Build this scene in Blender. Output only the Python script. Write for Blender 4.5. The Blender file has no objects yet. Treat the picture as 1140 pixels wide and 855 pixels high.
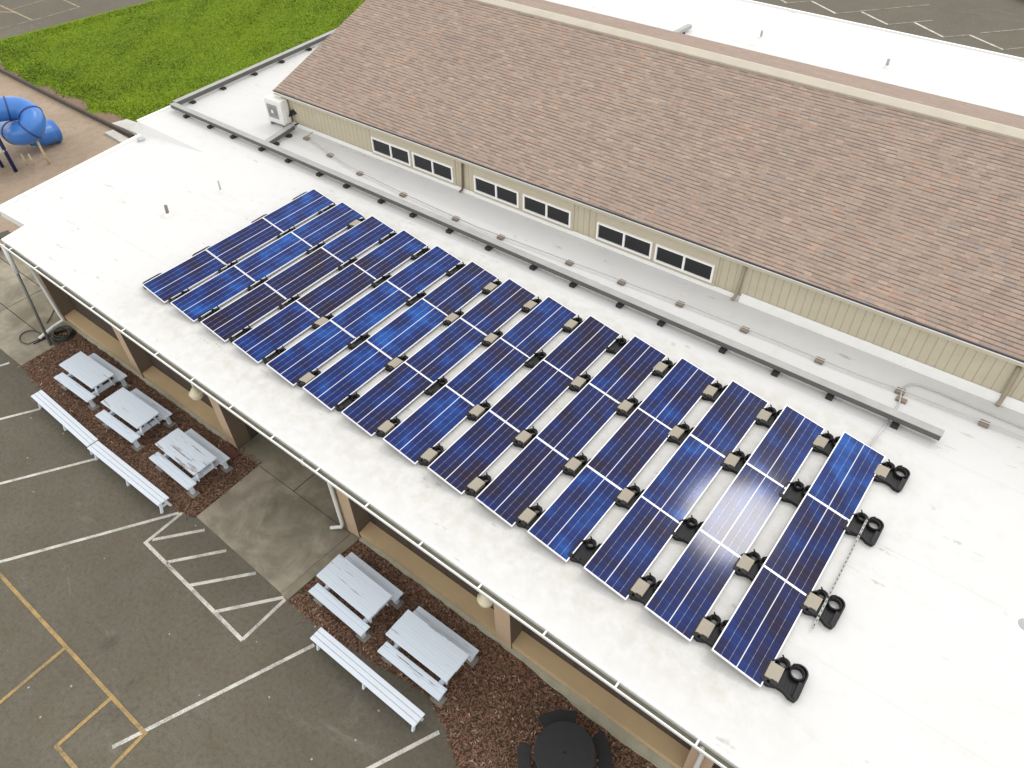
import bpy, bmesh, math, random
import numpy as np
from mathutils import Vector, Matrix
random.seed(7); rng = np.random.default_rng(7)
R_ = math.radians
sc = bpy.context.scene
COL = sc.collection

# ------------------------------------------------------------------ camera, sky, sun, exposure
ROT = np.array([[0.7902149, 0.6125456, -0.0186614], [-0.4241704, 0.5686721, 0.7047634], [0.4423119, -0.548999, 0.7091969]])
CAM = np.array([18.09989, -6.4849, 16.0258])
F_PX = 826.97
cd = bpy.data.cameras.new('camera'); cam = bpy.data.objects.new('camera', cd); COL.objects.link(cam)
cd.sensor_width = 36; cd.lens = F_PX / 1140 * 36; cd.clip_start = .1; cd.clip_end = 2000
m4 = Matrix([[*ROT[:, 0], 0], [*ROT[:, 1], 0], [*ROT[:, 2], 0], [0, 0, 0, 1]])
cam.matrix_world = Matrix.Translation(Vector(CAM)) @ m4
sc.camera = cam

SUN = Vector((0.165, 0.595, 0.787)).normalized()
elev = math.asin(SUN.z); azim = math.atan2(SUN.x, SUN.y)
w = bpy.data.worlds.new('World'); sc.world = w; w.use_nodes = True
wn, wl = w.node_tree.nodes, w.node_tree.links
bg = wn['Background']
sky = wn.new('ShaderNodeTexSky'); sky.sky_type = 'NISHITA'; sky.sun_disc = False
sky.sun_elevation = elev; sky.sun_rotation = azim; sky.air_density = 1.0; sky.dust_density = .7; sky.ozone_density = 1.0
hsv = wn.new('ShaderNodeHueSaturation'); hsv.inputs['Saturation'].default_value = .12
wl.new(sky.outputs[0], hsv.inputs['Color'])
# a broken cloud layer over the sky
tc = wn.new('ShaderNodeTexCoord'); mp = wn.new('ShaderNodeMapping'); mp.inputs['Scale'].default_value = (1, 1, 1.6)
wl.new(tc.outputs['Generated'], mp.inputs[0])
nz = wn.new('ShaderNodeTexNoise'); nz.inputs['Scale'].default_value = 3.4; nz.inputs['Detail'].default_value = 6; nz.inputs['Roughness'].default_value = .55
wl.new(mp.outputs[0], nz.inputs['Vector'])
cr = wn.new('ShaderNodeValToRGB'); cr.color_ramp.elements[0].position = .38; cr.color_ramp.elements[0].color = (1.9, 1.92, 1.93, 1)
cr.color_ramp.elements[1].position = .66; cr.color_ramp.elements[1].color = (4.35, 4.22, 4.05, 1)
wl.new(nz.outputs['Fac'], cr.inputs[0])
mul = wn.new('ShaderNodeMix'); mul.data_type = 'RGBA'; mul.blend_type = 'MULTIPLY'; mul.inputs[0].default_value = 1
wl.new(hsv.outputs[0], mul.inputs[6]); wl.new(cr.outputs[0], mul.inputs[7])
ov = wn.new('ShaderNodeMix'); ov.data_type = 'RGBA'; ov.inputs[0].default_value = .5; ov.inputs[7].default_value = (11.2, 11.0, 10.7, 1)   # even overcast layer
wl.new(mul.outputs[2], ov.inputs[6]); wl.new(ov.outputs[2], bg.inputs['Color']); bg.inputs['Strength'].default_value = .15
sl = bpy.data.lights.new('sun', 'SUN'); sl.energy = .5; sl.angle = R_(6); sl.color = (1, .97, .92)
so = bpy.data.objects.new('sun', sl); COL.objects.link(so)
so.rotation_euler = SUN.to_track_quat('Z', 'Y').to_euler()
sc.view_settings.view_transform = 'Standard'; sc.view_settings.look = 'None'
sc.view_settings.exposure = -.1; sc.view_settings.gamma = 1; sc.view_settings.use_curve_mapping = False

# ------------------------------------------------------------------ measuring: where a sight line meets a level / an upright plane
def ray(px, py):
    return np.array([(px - 570) / F_PX, -(py - 427.5) / F_PX, -1.0]) @ ROT
def at(px, py, z=0.0):
    d = ray(px, py); t = (z - CAM[2]) / d[2]; return CAM + t * d
def aty(px, py, a, b=0.0):                  # plane y = a + b*x
    d = ray(px, py); t = (a + b * CAM[0] - CAM[1]) / (d[1] - b * d[0]); return CAM + t * d

# ------------------------------------------------------------------ materials
MATS = {}
class NT:
    def __init__(s, name, rough=.7, spec=.5, metal=0):
        s.m = bpy.data.materials.new(name); s.m.use_nodes = True
        s.n = s.m.node_tree.nodes; s.l = s.m.node_tree.links; s.b = s.n['Principled BSDF']
        s.b.inputs['Roughness'].default_value = rough; s.b.inputs['Specular IOR Level'].default_value = spec
        s.b.inputs['Metallic'].default_value = metal
        MATS[name] = s.m
    def node(s, t, **k):
        n = s.n.new(t)
        for a, v in k.items(): setattr(n, a, v)
        return n
    def link(s, a, b): s.l.new(a, b)
    def coord(s, kind='Object', scale=(1, 1, 1), rot=(0, 0, 0)):
        t = s.node('ShaderNodeTexCoord'); m = s.node('ShaderNodeMapping')
        m.inputs['Scale'].default_value = scale; m.inputs['Rotation'].default_value = rot
        s.link(t.outputs[kind], m.inputs[0]); return m.outputs[0]
    def pos(s, scale=(1, 1, 1)):
        g = s.node('ShaderNodeNewGeometry'); m = s.node('ShaderNodeMapping'); m.inputs['Scale'].default_value = scale
        s.link(g.outputs['Position'], m.inputs[0]); return m.outputs[0]
    def noise(s, vec, scale, detail=4, rough=.55, dist=0):
        n = s.node('ShaderNodeTexNoise'); n.inputs['Scale'].default_value = scale; n.inputs['Detail'].default_value = detail
        n.inputs['Roughness'].default_value = rough; n.inputs['Distortion'].default_value = dist
        s.link(vec, n.inputs['Vector']); return n.outputs['Fac']
    def ramp(s, fac, stops, interp='LINEAR'):
        r = s.node('ShaderNodeValToRGB'); e = r.color_ramp.elements; r.color_ramp.interpolation = interp
        while len(e) < len(stops): e.new(.5)
        for i, (p, c) in enumerate(stops):
            e[i].position = p; e[i].color = (*c, 1) if hasattr(c, '__len__') else (c, c, c, 1)
        s.link(fac, r.inputs[0]); return r.outputs[0]
    def mix(s, fac, a, b, mode='MIX'):
        n = s.node('ShaderNodeMix', data_type='RGBA', blend_type=mode)
        for i, v in ((0, fac), (6, a), (7, b)):
            if isinstance(v, (int, float)): n.inputs[i].default_value = v
            elif isinstance(v, tuple): n.inputs[i].default_value = (*v, 1)
            else: s.link(v, n.inputs[i])
        return n.outputs[2]
    def math(s, op, a, b=None, c=None):
        n = s.node('ShaderNodeMath', operation=op)
        for i, v in enumerate((a, b, c)):
            if v is None: continue
            if isinstance(v, (int, float)): n.inputs[i].default_value = v
            else: s.link(v, n.inputs[i])
        return n.outputs[0]
    def sep(s, vec):
        n = s.node('ShaderNodeSeparateXYZ'); s.link(vec, n.inputs[0]); return n.outputs
    def comb(s, x, y, z=0):
        n = s.node('ShaderNodeCombineXYZ')
        for i, v in enumerate((x, y, z)):
            if isinstance(v, (int, float)): n.inputs[i].default_value = v
            else: s.link(v, n.inputs[i])
        return n.outputs[0]
    def color(s, c):
        if isinstance(c, tuple): s.b.inputs['Base Color'].default_value = (*c, 1)
        else: s.link(c, s.b.inputs['Base Color'])
    def bump(s, h, dist=.01, strength=1):
        n = s.node('ShaderNodeBump'); n.inputs['Distance'].default_value = dist; n.inputs['Strength'].default_value = strength
        s.link(h, n.inputs['Height']); s.link(n.outputs[0], s.b.inputs['Normal'])

def simple(name, c, rough=.6, metal=0, var=.12, scale=3, spec=.5, grain=40):
    t = NT(name, rough, spec, metal); v = t.coord()
    f = t.noise(v, scale, 5); g = t.noise(v, grain, 3)
    lo = tuple(x * (1 - var) for x in c); hi = tuple(min(1, x * (1 + var)) for x in c)
    col = t.mix(f, lo, hi); col = t.mix(t.math('MULTIPLY', g, var), col, tuple(x * .6 for x in c))
    t.color(col); t.bump(g, .002, .4); return t

def mat_asphalt():
    t = NT('asphalt', .9, .25); p = t.pos()
    big = t.noise(p, .16, 5, .6); mid = t.noise(p, 1.3, 6, .65); gr_ = t.noise(p, 9, 5, .8); fine = t.noise(p, 30, 3, .75); fine2 = t.noise(p, 140, 2)
    c = t.ramp(big, [(.3, (.102, .088, .063)), (.55, (.125, .109, .078)), (.75, (.158, .139, .104))])
    c = t.mix(t.ramp(mid, [(.35, .0), (.72, .45)]), c, (.135, .127, .11))
    c = t.mix(t.ramp(fine, [(.3, .0), (.62, 0), (.72, .75)]), c, (.2, .19, .165))
    c = t.mix(t.ramp(fine, [(.3, .7), (.42, 0)]), c, (.04, .038, .034))
    c = t.mix(t.ramp(gr_, [(.38, .45), (.5, 0), (.6, 0)]), c, (.07, .064, .05)); c = t.mix(t.ramp(gr_, [(.56, 0), (.7, .4)]), c, (.19, .175, .145))
    stain = t.noise(p, .55, 6, .7, .6)
    c = t.mix(t.ramp(stain, [(.62, 0), (.72, .45)]), c, (.055, .05, .042))
    oil = t.node('ShaderNodeTexVoronoi'); oil.inputs['Scale'].default_value = .32; t.link(p, oil.inputs['Vector'])
    wob = t.math('MULTIPLY_ADD', t.noise(p, 3, 4, .7), .16, oil.outputs['Distance'])
    c = t.mix(t.math('MULTIPLY', t.ramp(wob, [(.1, .6), (.19, 0)]), t.ramp(mid, [(.35, 0), (.6, 1)])), c, (.04, .036, .03))
    ck = t.node('ShaderNodeTexVoronoi', feature='DISTANCE_TO_EDGE'); ck.inputs['Scale'].default_value = .11
    cm = t.node('ShaderNodeVectorMath', operation='ADD'); cn_ = t.node('ShaderNodeTexNoise'); cn_.inputs['Scale'].default_value = .7; cn_.inputs['Detail'].default_value = 5; t.link(p, cn_.inputs['Vector'])
    t.link(p, cm.inputs[0]); t.link(cn_.outputs['Color'], cm.inputs[1]); t.link(cm.outputs[0], ck.inputs['Vector'])
    c = t.mix(t.math('MULTIPLY', t.ramp(ck.outputs['Distance'], [(.001, .22), (.003, 0)]), t.ramp(big, [(.4, 0), (.6, 1)])), c, (.04, .036, .03))
    wear_ = t.noise(t.pos((.7, 1.8, 1)), .5, 6, .75, .8)
    c = t.mix(t.ramp(wear_, [(.6, 0), (.72, .4)]), c, (.235, .22, .185))
    sp = t.node('ShaderNodeTexVoronoi'); sp.inputs['Scale'].default_value = 1.9; t.link(p, sp.inputs['Vector'])
    c = t.mix(t.ramp(sp.outputs['Distance'], [(.035, .8), (.05, 0)]), c, (.42, .41, .37))
    streak = t.noise(t.pos((.25, 2.2, 1)), .7, 4)
    c = t.mix(t.ramp(streak, [(.6, 0), (.75, .3)]), c, (.15, .142, .122))
    t.color(c); t.bump(t.math('ADD', fine, t.math('MULTIPLY', fine2, .5)), .006, .6)
mat_asphalt()

def mat_paint(name, c, under=(.1, .095, .085), wear=.5):
    t = NT(name, .8, .3); p = t.pos()
    a = t.noise(p, 38, 4, .7); b = t.noise(p, 2.2, 4)
    w_ = t.math('ADD', t.math('MULTIPLY', a, .55), t.math('MULTIPLY', b, .45))
    t.color(t.mix(t.ramp(w_, [(wear - .1, 0), (wear + .1, 1)]), under, c)); t.bump(a, .003, .4)
mat_paint('white_line_paint', (.58, .56, .5), wear=.435)
mat_paint('yellow_line_paint', (.4, .27, .1), wear=.455)
mat_paint('faded_line_paint', (.34, .31, .24), wear=.5)
mat_paint('worn_yellow_line', (.38, .3, .16), wear=.46)

def mat_concrete(name, base, stain_c, moss=(.09, .085, .045), amt=.7):
    t = NT(name, .88, .25); p = t.pos()
    a = t.noise(p, .8, 6, .65, .5); b = t.noise(p, 4, 5, .6); f = t.noise(p, 60, 3)
    c = t.mix(t.ramp(a, [(.4, 0), (.6, amt)]), base, stain_c)
    c = t.mix(t.ramp(b, [(.4, 0), (.75, .5)]), c, tuple(x * .62 for x in base))
    m = t.noise(p, .45, 5, .7, .3)
    c = t.mix(t.ramp(m, [(.55, 0), (.72, .55)]), c, moss)
    c = t.mix(t.ramp(f, [(.3, .35), (.5, 0)]), c, tuple(x * .5 for x in base))
    t.color(c); t.bump(f, .003, .5)
mat_concrete('concrete', (.36, .32, .245), (.15, .133, .098))
mat_concrete('concrete_dark', (.33, .292, .215), (.18, .16, .115), amt=.8)
mat_concrete('footing_concrete', (.46, .44, .34), (.33, .32, .23), (.22, .225, .13), .6)
mat_concrete('paver_concrete', (.3, .285, .25), (.2, .19, .16), amt=.5)
mat_concrete('white_concrete', (.55, .54, .5), (.42, .41, .38), (.4, .39, .34), .5)

def mat_roof():
    t = NT('white_membrane', .55, .35); p = t.pos()
    a = t.noise(p, .5, 6, .65, .4); b = t.noise(p, 3.2, 6, .7); st = t.noise(t.pos((1, .22, 1)), 2.2, 5, .65)
    x, y, z = t.sep(p)
    c = t.mix(t.ramp(a, [(.35, 0), (.75, .32)]), (.6, .598, .588), (.545, .54, .52))
    # dirt left by standing water: a band in front of the array and between the rows
    band = t.math('MULTIPLY', t.ramp(t.math('MULTIPLY_ADD', y, .1, .2), [(.06, 0), (.15, 1), (.26, .85), (.86, .85), (.9, 0)]),
                  t.ramp(t.math('MULTIPLY_ADD', x, .04, .12), [(.07, 0), (.14, 1), (.82, 1), (.9, .0)]))
    c = t.mix(t.math('MULTIPLY', band, t.ramp(b, [(.38, .12), (.62, .65)])), c, (.47, .45, .4))
    c = t.mix(t.ramp(st, [(.62, 0), (.74, .3)]), c, (.5, .485, .45))
    d = t.noise(p, 1.1, 6, .75, 1.2)
    c = t.mix(t.ramp(d, [(.66, 0), (.76, .45)]), c, (.44, .43, .39))
    vb = t.node('ShaderNodeTexVoronoi', feature='DISTANCE_TO_EDGE'); vb.inputs['Scale'].default_value = .55; t.link(t.pos((.5, 1.4, 1)), vb.inputs['Vector'])
    c = t.mix(t.math('MULTIPLY', t.ramp(vb.outputs['Distance'], [(.0, .16), (.06, 0)]), t.ramp(b, [(.45, 0), (.6, 1)])), c, (.42, .41, .37))
    sc_ = t.noise(t.pos((1.1, 4.5, 1)), 1.0, 3, .5); sm = t.noise(p, 7, 4, .7)
    c = t.mix(t.math('MULTIPLY', t.ramp(sc_, [(.66, 0), (.7, .7)]), t.ramp(sm, [(.45, 0), (.6, 1)])), c, (.36, .35, .31))
    # membrane seams
    sx = t.math('ABSOLUTE', t.math('SUBTRACT', t.math('FRACT', t.math('MULTIPLY_ADD', y, .34, .13)), .5))
    c = t.mix(t.ramp(sx, [(.006, .28), (.011, 0)]), c, (.5, .49, .46))
    t.color(c); t.bump(t.math('ADD', t.math('MULTIPLY', a, .6), t.math('MULTIPLY', b, .2)), .03, .35)
mat_roof()
simple('white_metal', (.82, .82, .8), .45, var=.06)
simple('membrane_trim', (.74, .74, .72), .6, var=.1)
simple('gutter_dirt', (.24, .235, .17), .9, var=.5, scale=6)
simple('soffit_paint', (.4, .37, .3), .8)

def mat_shingle():
    t = NT('roof_shingles', .92, .15); uv = t.node('ShaderNodeTexCoord').outputs['UV']
    u, v, _ = t.sep(uv)
    wob = t.noise(t.pos((.4, .4, .4)), 1.0, 2)
    v = t.math('MULTIPLY_ADD', wob, .05, v)
    row = t.math('FLOOR', t.math('MULTIPLY', v, 1 / .125))
    rn = t.node('ShaderNodeTexWhiteNoise', noise_dimensions='1D'); t.link(row, rn.inputs['W'])
    us = t.math('ADD', t.math('MULTIPLY', u, 1 / .23), t.math('MULTIPLY', rn.outputs['Value'], 7))
    cell = t.math('FLOOR', us)
    wn_ = t.node('ShaderNodeTexWhiteNoise', noise_dimensions='2D'); t.link(t.comb(cell, row), wn_.inputs['Vector'])
    c = t.ramp(wn_.outputs['Value'], [(0, (0.302, 0.234, 0.191)), (.15, (0.348, 0.262, 0.206)), (.35, (0.388, 0.288, 0.224)), (.55, (0.363, 0.272, 0.214)), (.7, (0.408, 0.307, 0.239)),
               (.8, (0.348, 0.276, 0.227)), (.88, (0.444, 0.337, 0.263)), (.93, (0.419, 0.267, 0.194)), (.965, (0.318, 0.276, 0.245)), (1, (0.403, 0.251, 0.182))])
    wd = t.node('ShaderNodeTexWhiteNoise', noise_dimensions='2D'); t.link(t.comb(t.math('ADD', t.math('FLOOR', t.math('MULTIPLY', us, .8)), 91), row), wd.inputs['Vector'])
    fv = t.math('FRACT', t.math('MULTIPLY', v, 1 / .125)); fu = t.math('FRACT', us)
    g = t.noise(t.pos(), 70, 3, .7); big = t.noise(t.pos(), .35, 5, .6)
    c = t.mix(t.ramp(g, [(.3, .45), (.6, 0)]), c, (.11, .095, .085))
    c = t.mix(t.ramp(big, [(.3, .0), (.7, .22)]), c, (.2, .165, .15))
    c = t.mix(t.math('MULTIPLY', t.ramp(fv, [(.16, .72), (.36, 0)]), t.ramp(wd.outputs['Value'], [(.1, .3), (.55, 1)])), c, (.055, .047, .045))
    c = t.mix(t.ramp(fu, [(.03, .25), (.08, 0)]), c, (.08, .068, .062))
    moss = t.noise(t.pos(), 1.2, 5, .7)
    c = t.mix(t.math('MULTIPLY', t.ramp(v, [(0, 0), (1, 0)]), moss), c, (.1, .1, .06))
    t.color(c)
    h = t.math('ADD', t.math('MULTIPLY', fv, -.6), t.math('MULTIPLY', wn_.outputs['Value'], .35))
    t.bump(t.math('ADD', h, t.math('MULTIPLY', g, .3)), .012, .7)
mat_shingle()
simple('ridge_cap', (.47, .43, .345), .85, var=.12, scale=2)
simple('dark_drip_edge', (.035, .032, .04), .5)
simple('tan_trim', (.47, .425, .32), .75, var=.07)

def mat_siding(name, c, pitch, axis=0, depth=.01):
    t = NT(name, .8, .25); p = t.coord()
    q = t.sep(p)[axis]
    fr = t.math('FRACT', t.math('MULTIPLY', q, 1 / pitch))
    g = t.ramp(fr, [(0, 1), (.07, 1), (.12, 0)])
    n = t.noise(p, 2.2, 5); n2 = t.noise(t.coord('Object', (30, 30, 3)), 1.5, 3)
    col = t.mix(n, tuple(x * .86 for x in c), tuple(x * 1.1 for x in c))
    col = t.mix(t.ramp(n2, [(.4, .22), (.7, 0)]), col, tuple(x * .75 for x in c))
    col = t.mix(t.math('MULTIPLY', g, .38), col, tuple(x * .45 for x in c))
    t.color(col); t.bump(t.math('SUBTRACT', 1, g), depth, .8)
mat_siding('tan_siding', (.5, .45, .335), .205)
mat_siding('brown_siding', (.075, .058, .046), 1.22)
mat_siding('lap_siding', (.16, .12, .085), .13, 2)
simple('column_paint', (.46, .335, .225), .75, var=.1)
simple('ledge_paint', (.5, .36, .2), .75, var=.14, scale=1.5)
simple('window_white', (.8, .79, .77), .5, var=.05)
g_ = NT('window_glass', .08, .5); g_.color((.008, .009, .011))
simple('downspout_tan', (.3, .25, .18), .6); simple('downspout_white', (.7, .7, .67), .5)
simple('brown_pipe', (.12, .085, .06), .6)

def mat_panel():
    t = NT('solar_cells', .085, .13)
    oi = t.node('ShaderNodeObjectInfo').outputs['Random']
    uv = t.node('ShaderNodeTexCoord').outputs['UV']; u, v, _ = t.sep(uv)
    off = t.math('MULTIPLY', oi, 57)
    vec = t.comb(t.math('ADD', u, off), t.math('MULTIPLY', v, 2.1), off)
    a = t.noise(vec, 1.5, 2.5, .5); b = t.noise(vec, 3.1, 2, .5)  # mottling: cloud reflections painted into the cell colour, together with coating tint
    wn_ = t.node('ShaderNodeTexWhiteNoise', noise_dimensions='2D')
    t.link(t.comb(t.math('ADD', t.math('FLOOR', t.math('MULTIPLY', u, 6)), t.math('MULTIPLY', off, 11)), t.math('FLOOR', t.math('MULTIPLY', v, 12))), wn_.inputs['Vector'])
    vr = t.node('ShaderNodeTexVoronoi'); vr.inputs['Scale'].default_value = 46; t.link(vec, vr.inputs['Vector'])
    x = t.math('ADD', t.math('MULTIPLY_ADD', a, 1.25, -.17), t.math('MULTIPLY_ADD', oi, .3, -.15))
    c = t.ramp(x, [(.12, (.018, .011, .028)), (.3, (.013, .015, .06)), (.46, (.009, .02, .105)), (.63, (.008, .036, .18)), (.84, (.013, .085, .34))])
    c = t.mix(t.ramp(b, [(.55, 0), (.78, .35)]), c, (.03, .018, .04))
    c = t.mix(t.math('MULTIPLY', wn_.outputs['Value'], .22), c, (.008, .012, .045))
    sp = t.node('ShaderNodeSeparateColor'); t.link(vr.outputs['Color'], sp.inputs[0])
    c = t.mix(t.math('MULTIPLY', sp.outputs[0], .3), c, t.mix(1.0, c, (.55, .55, .6), 'MULTIPLY'))
    fu = t.math('ABSOLUTE', t.math('SUBTRACT', t.math('FRACT', t.math('MULTIPLY_ADD', u, 6, .5)), .5))     # 0 on a column gap
    fv = t.math('ABSOLUTE', t.math('SUBTRACT', t.math('FRACT', t.math('MULTIPLY_ADD', v, 12, .5)), .5))
    dash = t.ramp(fv, [(.04, 1), (.16, .62)])
    c = t.mix(t.math('MULTIPLY', t.ramp(fu, [(.01, .7), (.03, 0)]), dash), c, (.5, .5, .56))
    cen = t.math('ABSOLUTE', t.math('SUBTRACT', u, .5))
    c = t.mix(t.ramp(cen, [(.006, .92), (.011, 0)]), c, (.74, .72, .74))
    c = t.mix(t.ramp(fv, [(.01, .05), (.026, 0)]), c, (.4, .42, .5))
    dirt = t.noise(vec, 6, 6, .75)
    c = t.mix(t.ramp(dirt, [(.7, 0), (.84, .35)]), c, (.3, .3, .32))
    t.color(c)
    
mat_panel()
simple('panel_frame', (.72, .72, .74), .35, .2, var=.05)
simple('tray_plastic', (.009, .009, .01), .5, spec=.3)
simple('ballast_block', (.33, .295, .235), .9, var=.12, scale=7)
simple('galvanised_shaded', (.12, .12, .117), .55, .3, var=.35, scale=4)  # tray body: front face's shade and dark panel reflection put into the colour
simple('galvanised_lid', (.36, .36, .345), .6, .15, var=.22, scale=2.5)
simple('rubber_block', (.02, .02, .021), .8)
simple('brick_block', (.24, .19, .15), .85, var=.2)
simple('steel_pipe', (.5, .5, .49), .4, .5, var=.12)
simple('ac_white', (.72, .71, .68), .5, var=.05); simple('ac_grille', (.3, .29, .28), .6, var=.1)
simple('cable_black', (.015, .015, .017), .6)
simple('vent_brown', (.2, .165, .13), .7); simple('vent_grey', (.4, .39, .37), .6)

def mat_tablepaint(name, peel):
    t = NT(name, .6, .35); p = t.coord()
    oi = t.node('ShaderNodeObjectInfo').outputs['Random']
    x, y, z = t.sep(p)
    vv = t.comb(t.math('MULTIPLY_ADD', oi, 31, t.math('MULTIPLY', x, .8)), t.math('MULTIPLY', y, 11), z)
    yb = t.noise(t.comb(t.math('MULTIPLY', oi, 17), t.math('MULTIPLY', y, 3.2), t.math('MULTIPLY', x, .3)), 1.6, 2)
    n = t.noise(vv, 1.6, 5, .6); n2 = t.math('ADD', t.noise(t.comb(t.math('MULTIPLY_ADD', oi, 31, t.math('MULTIPLY', x, .45)), t.math('MULTIPLY', y, 9), z), 3.0, 4, .6), t.math('MULTIPLY_ADD', yb, .5, -.25))
    c = t.mix(n, (.62, .69, .77), (.7, .765, .83))
    c = t.mix(t.ramp(n2, [(peel, 0), (peel + .05, .85)]), c, (.2, .15, .13))
    gp = t.math('ABSOLUTE', t.math('SUBTRACT', t.math('FRACT', t.math('MULTIPLY_ADD', y, 1 / .146, .5)), .5))
    c = t.mix(t.ramp(gp, [(.012, .25), (.025, 0)]), c, (.3, .3, .32))
    t.color(c); t.bump(n, .004, .5)
mat_tablepaint('table_paint', .66); mat_tablepaint('peeling_table_paint', .6)
simple('bench_paint', (.7, .755, .82), .5, var=.07, scale=4)
simple('black_plastic', (.021, .022, .022), .75, var=.35, scale=8)
simple('grey_frame', (.09, .09, .09), .5, .3)
simple('hose_rubber', (.018, .022, .018), .5)
simple('red_brick', (.13, .05, .035), .9, var=.2)
t = NT('slide_blue', .32, .5); t.color(t.mix(t.noise(t.coord(), 1.2, 3), (.03, .135, .42), (.045, .18, .52)))
simple('slide_seam', (.012, .04, .17), .5); simple('post_blue', (.012, .022, .1), .45); simple('post_cream', (.55, .45, .28), .5); simple('deck_cream', (.5, .48, .38), .7)
simple('timber_dark', (.085, .068, .052), .9, var=.3)
simple('bench_olive', (.06, .06, .035), .7); simple('pole_grey', (.17, .18, .17), .5, .3)
simple('lamp_cream', (.66, .6, .42), .4, var=.06)
simple('drain_grey', (.42, .42, .41), .7)
simple('car_black', (.006, .006, .008), .15); simple('car_glass', (.01, .012, .014), .05); simple('car_rubber', (.015, .015, .015), .85); simple('car_rim', (.4, .4, .42), .35, .7)

def mat_lawn():
    t = NT('lawn_soil', .95, .1); p = t.pos()
    a = t.noise(p, .3, 6, .65); b = t.noise(p, 3.5, 5, .7); f = t.noise(p, 25, 4, .75)
    c = t.mix(t.ramp(a, [(.35, 0), (.65, 1)]), (.17, .255, .012), (.125, .2, .016))
    c = t.mix(t.ramp(b, [(.4, 0), (.7, .6)]), c, (.18, .25, .014))
    c = t.mix(t.ramp(f, [(.3, .7), (.55, 0)]), c, (.03, .055, .008))
    t.color(c); t.bump(f, .04, 1)
mat_lawn()
for nm, c in (('grass_light', (.21, .3, .016)), ('grass_mid', (.17, .255, .014)), ('grass_dark', (.12, .19, .02))):
    t = NT(nm, .8, .2); t.color(t.mix(t.ramp(t.noise(t.pos(), .22, 5, .65), [(.36, 0), (.64, 1)]), tuple(x * .66 for x in c), tuple(x * 1.14 for x in c)))
def mat_chips():
    t = NT('playground_chips', .95, .1); p = t.pos()
    a = t.noise(p, .3, 5, .65); b = t.noise(p, 2.5, 6, .75); f = t.noise(p, 17, 5, .8)
    c = t.mix(t.ramp(a, [(.35, 0), (.65, 1)]), (.41, .325, .245), (.33, .255, .185))
    c = t.mix(t.ramp(b, [(.45, 0), (.75, .6)]), c, (.23, .17, .12))
    c = t.mix(t.ramp(f, [(.32, .6), (.5, 0)]), c, (.18, .135, .095))
    c = t.mix(t.ramp(f, [(.6, 0), (.72, .5)]), c, (.44, .36, .28))
    t.color(c); t.bump(f, .03, 1)
mat_chips()
def mat_dirt():
    t = NT('bare_dirt', .95, .1); p = t.pos()
    t.color(t.mix(t.noise(p, 4, 6, .75), (.15, .1, .07), (.28, .2, .14))); t.bump(t.noise(p, 20, 4), .02)
mat_dirt()
def mat_mulchbed():
    t = NT('mulch_soil', .95, .1); p = t.pos()
    f = t.noise(p, 26, 5, .8); b = t.noise(p, 1.1, 4, .6)
    c = t.mix(t.ramp(f, [(.35, 0), (.65, 1)]), (.05, .031, .021), (.18, .105, .07))
    c = t.mix(t.ramp(b, [(.55, 0), (.75, .5)]), c, (.075, .055, .03))
    t.color(c); t.bump(f, .03, 1)
mat_mulchbed()
for nm, c in (('chip_red', (.25, .132, .092)), ('chip_brown', (.2, .13, .085)), ('chip_dark', (.085, .055, .036)), ('chip_pale', (.4, .31, .23))):
    t = NT(nm, .9, .15); t.color(t.mix(t.noise(t.pos(), 9, 2), tuple(x * .7 for x in c), tuple(x * 1.3 for x in c)))

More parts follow.
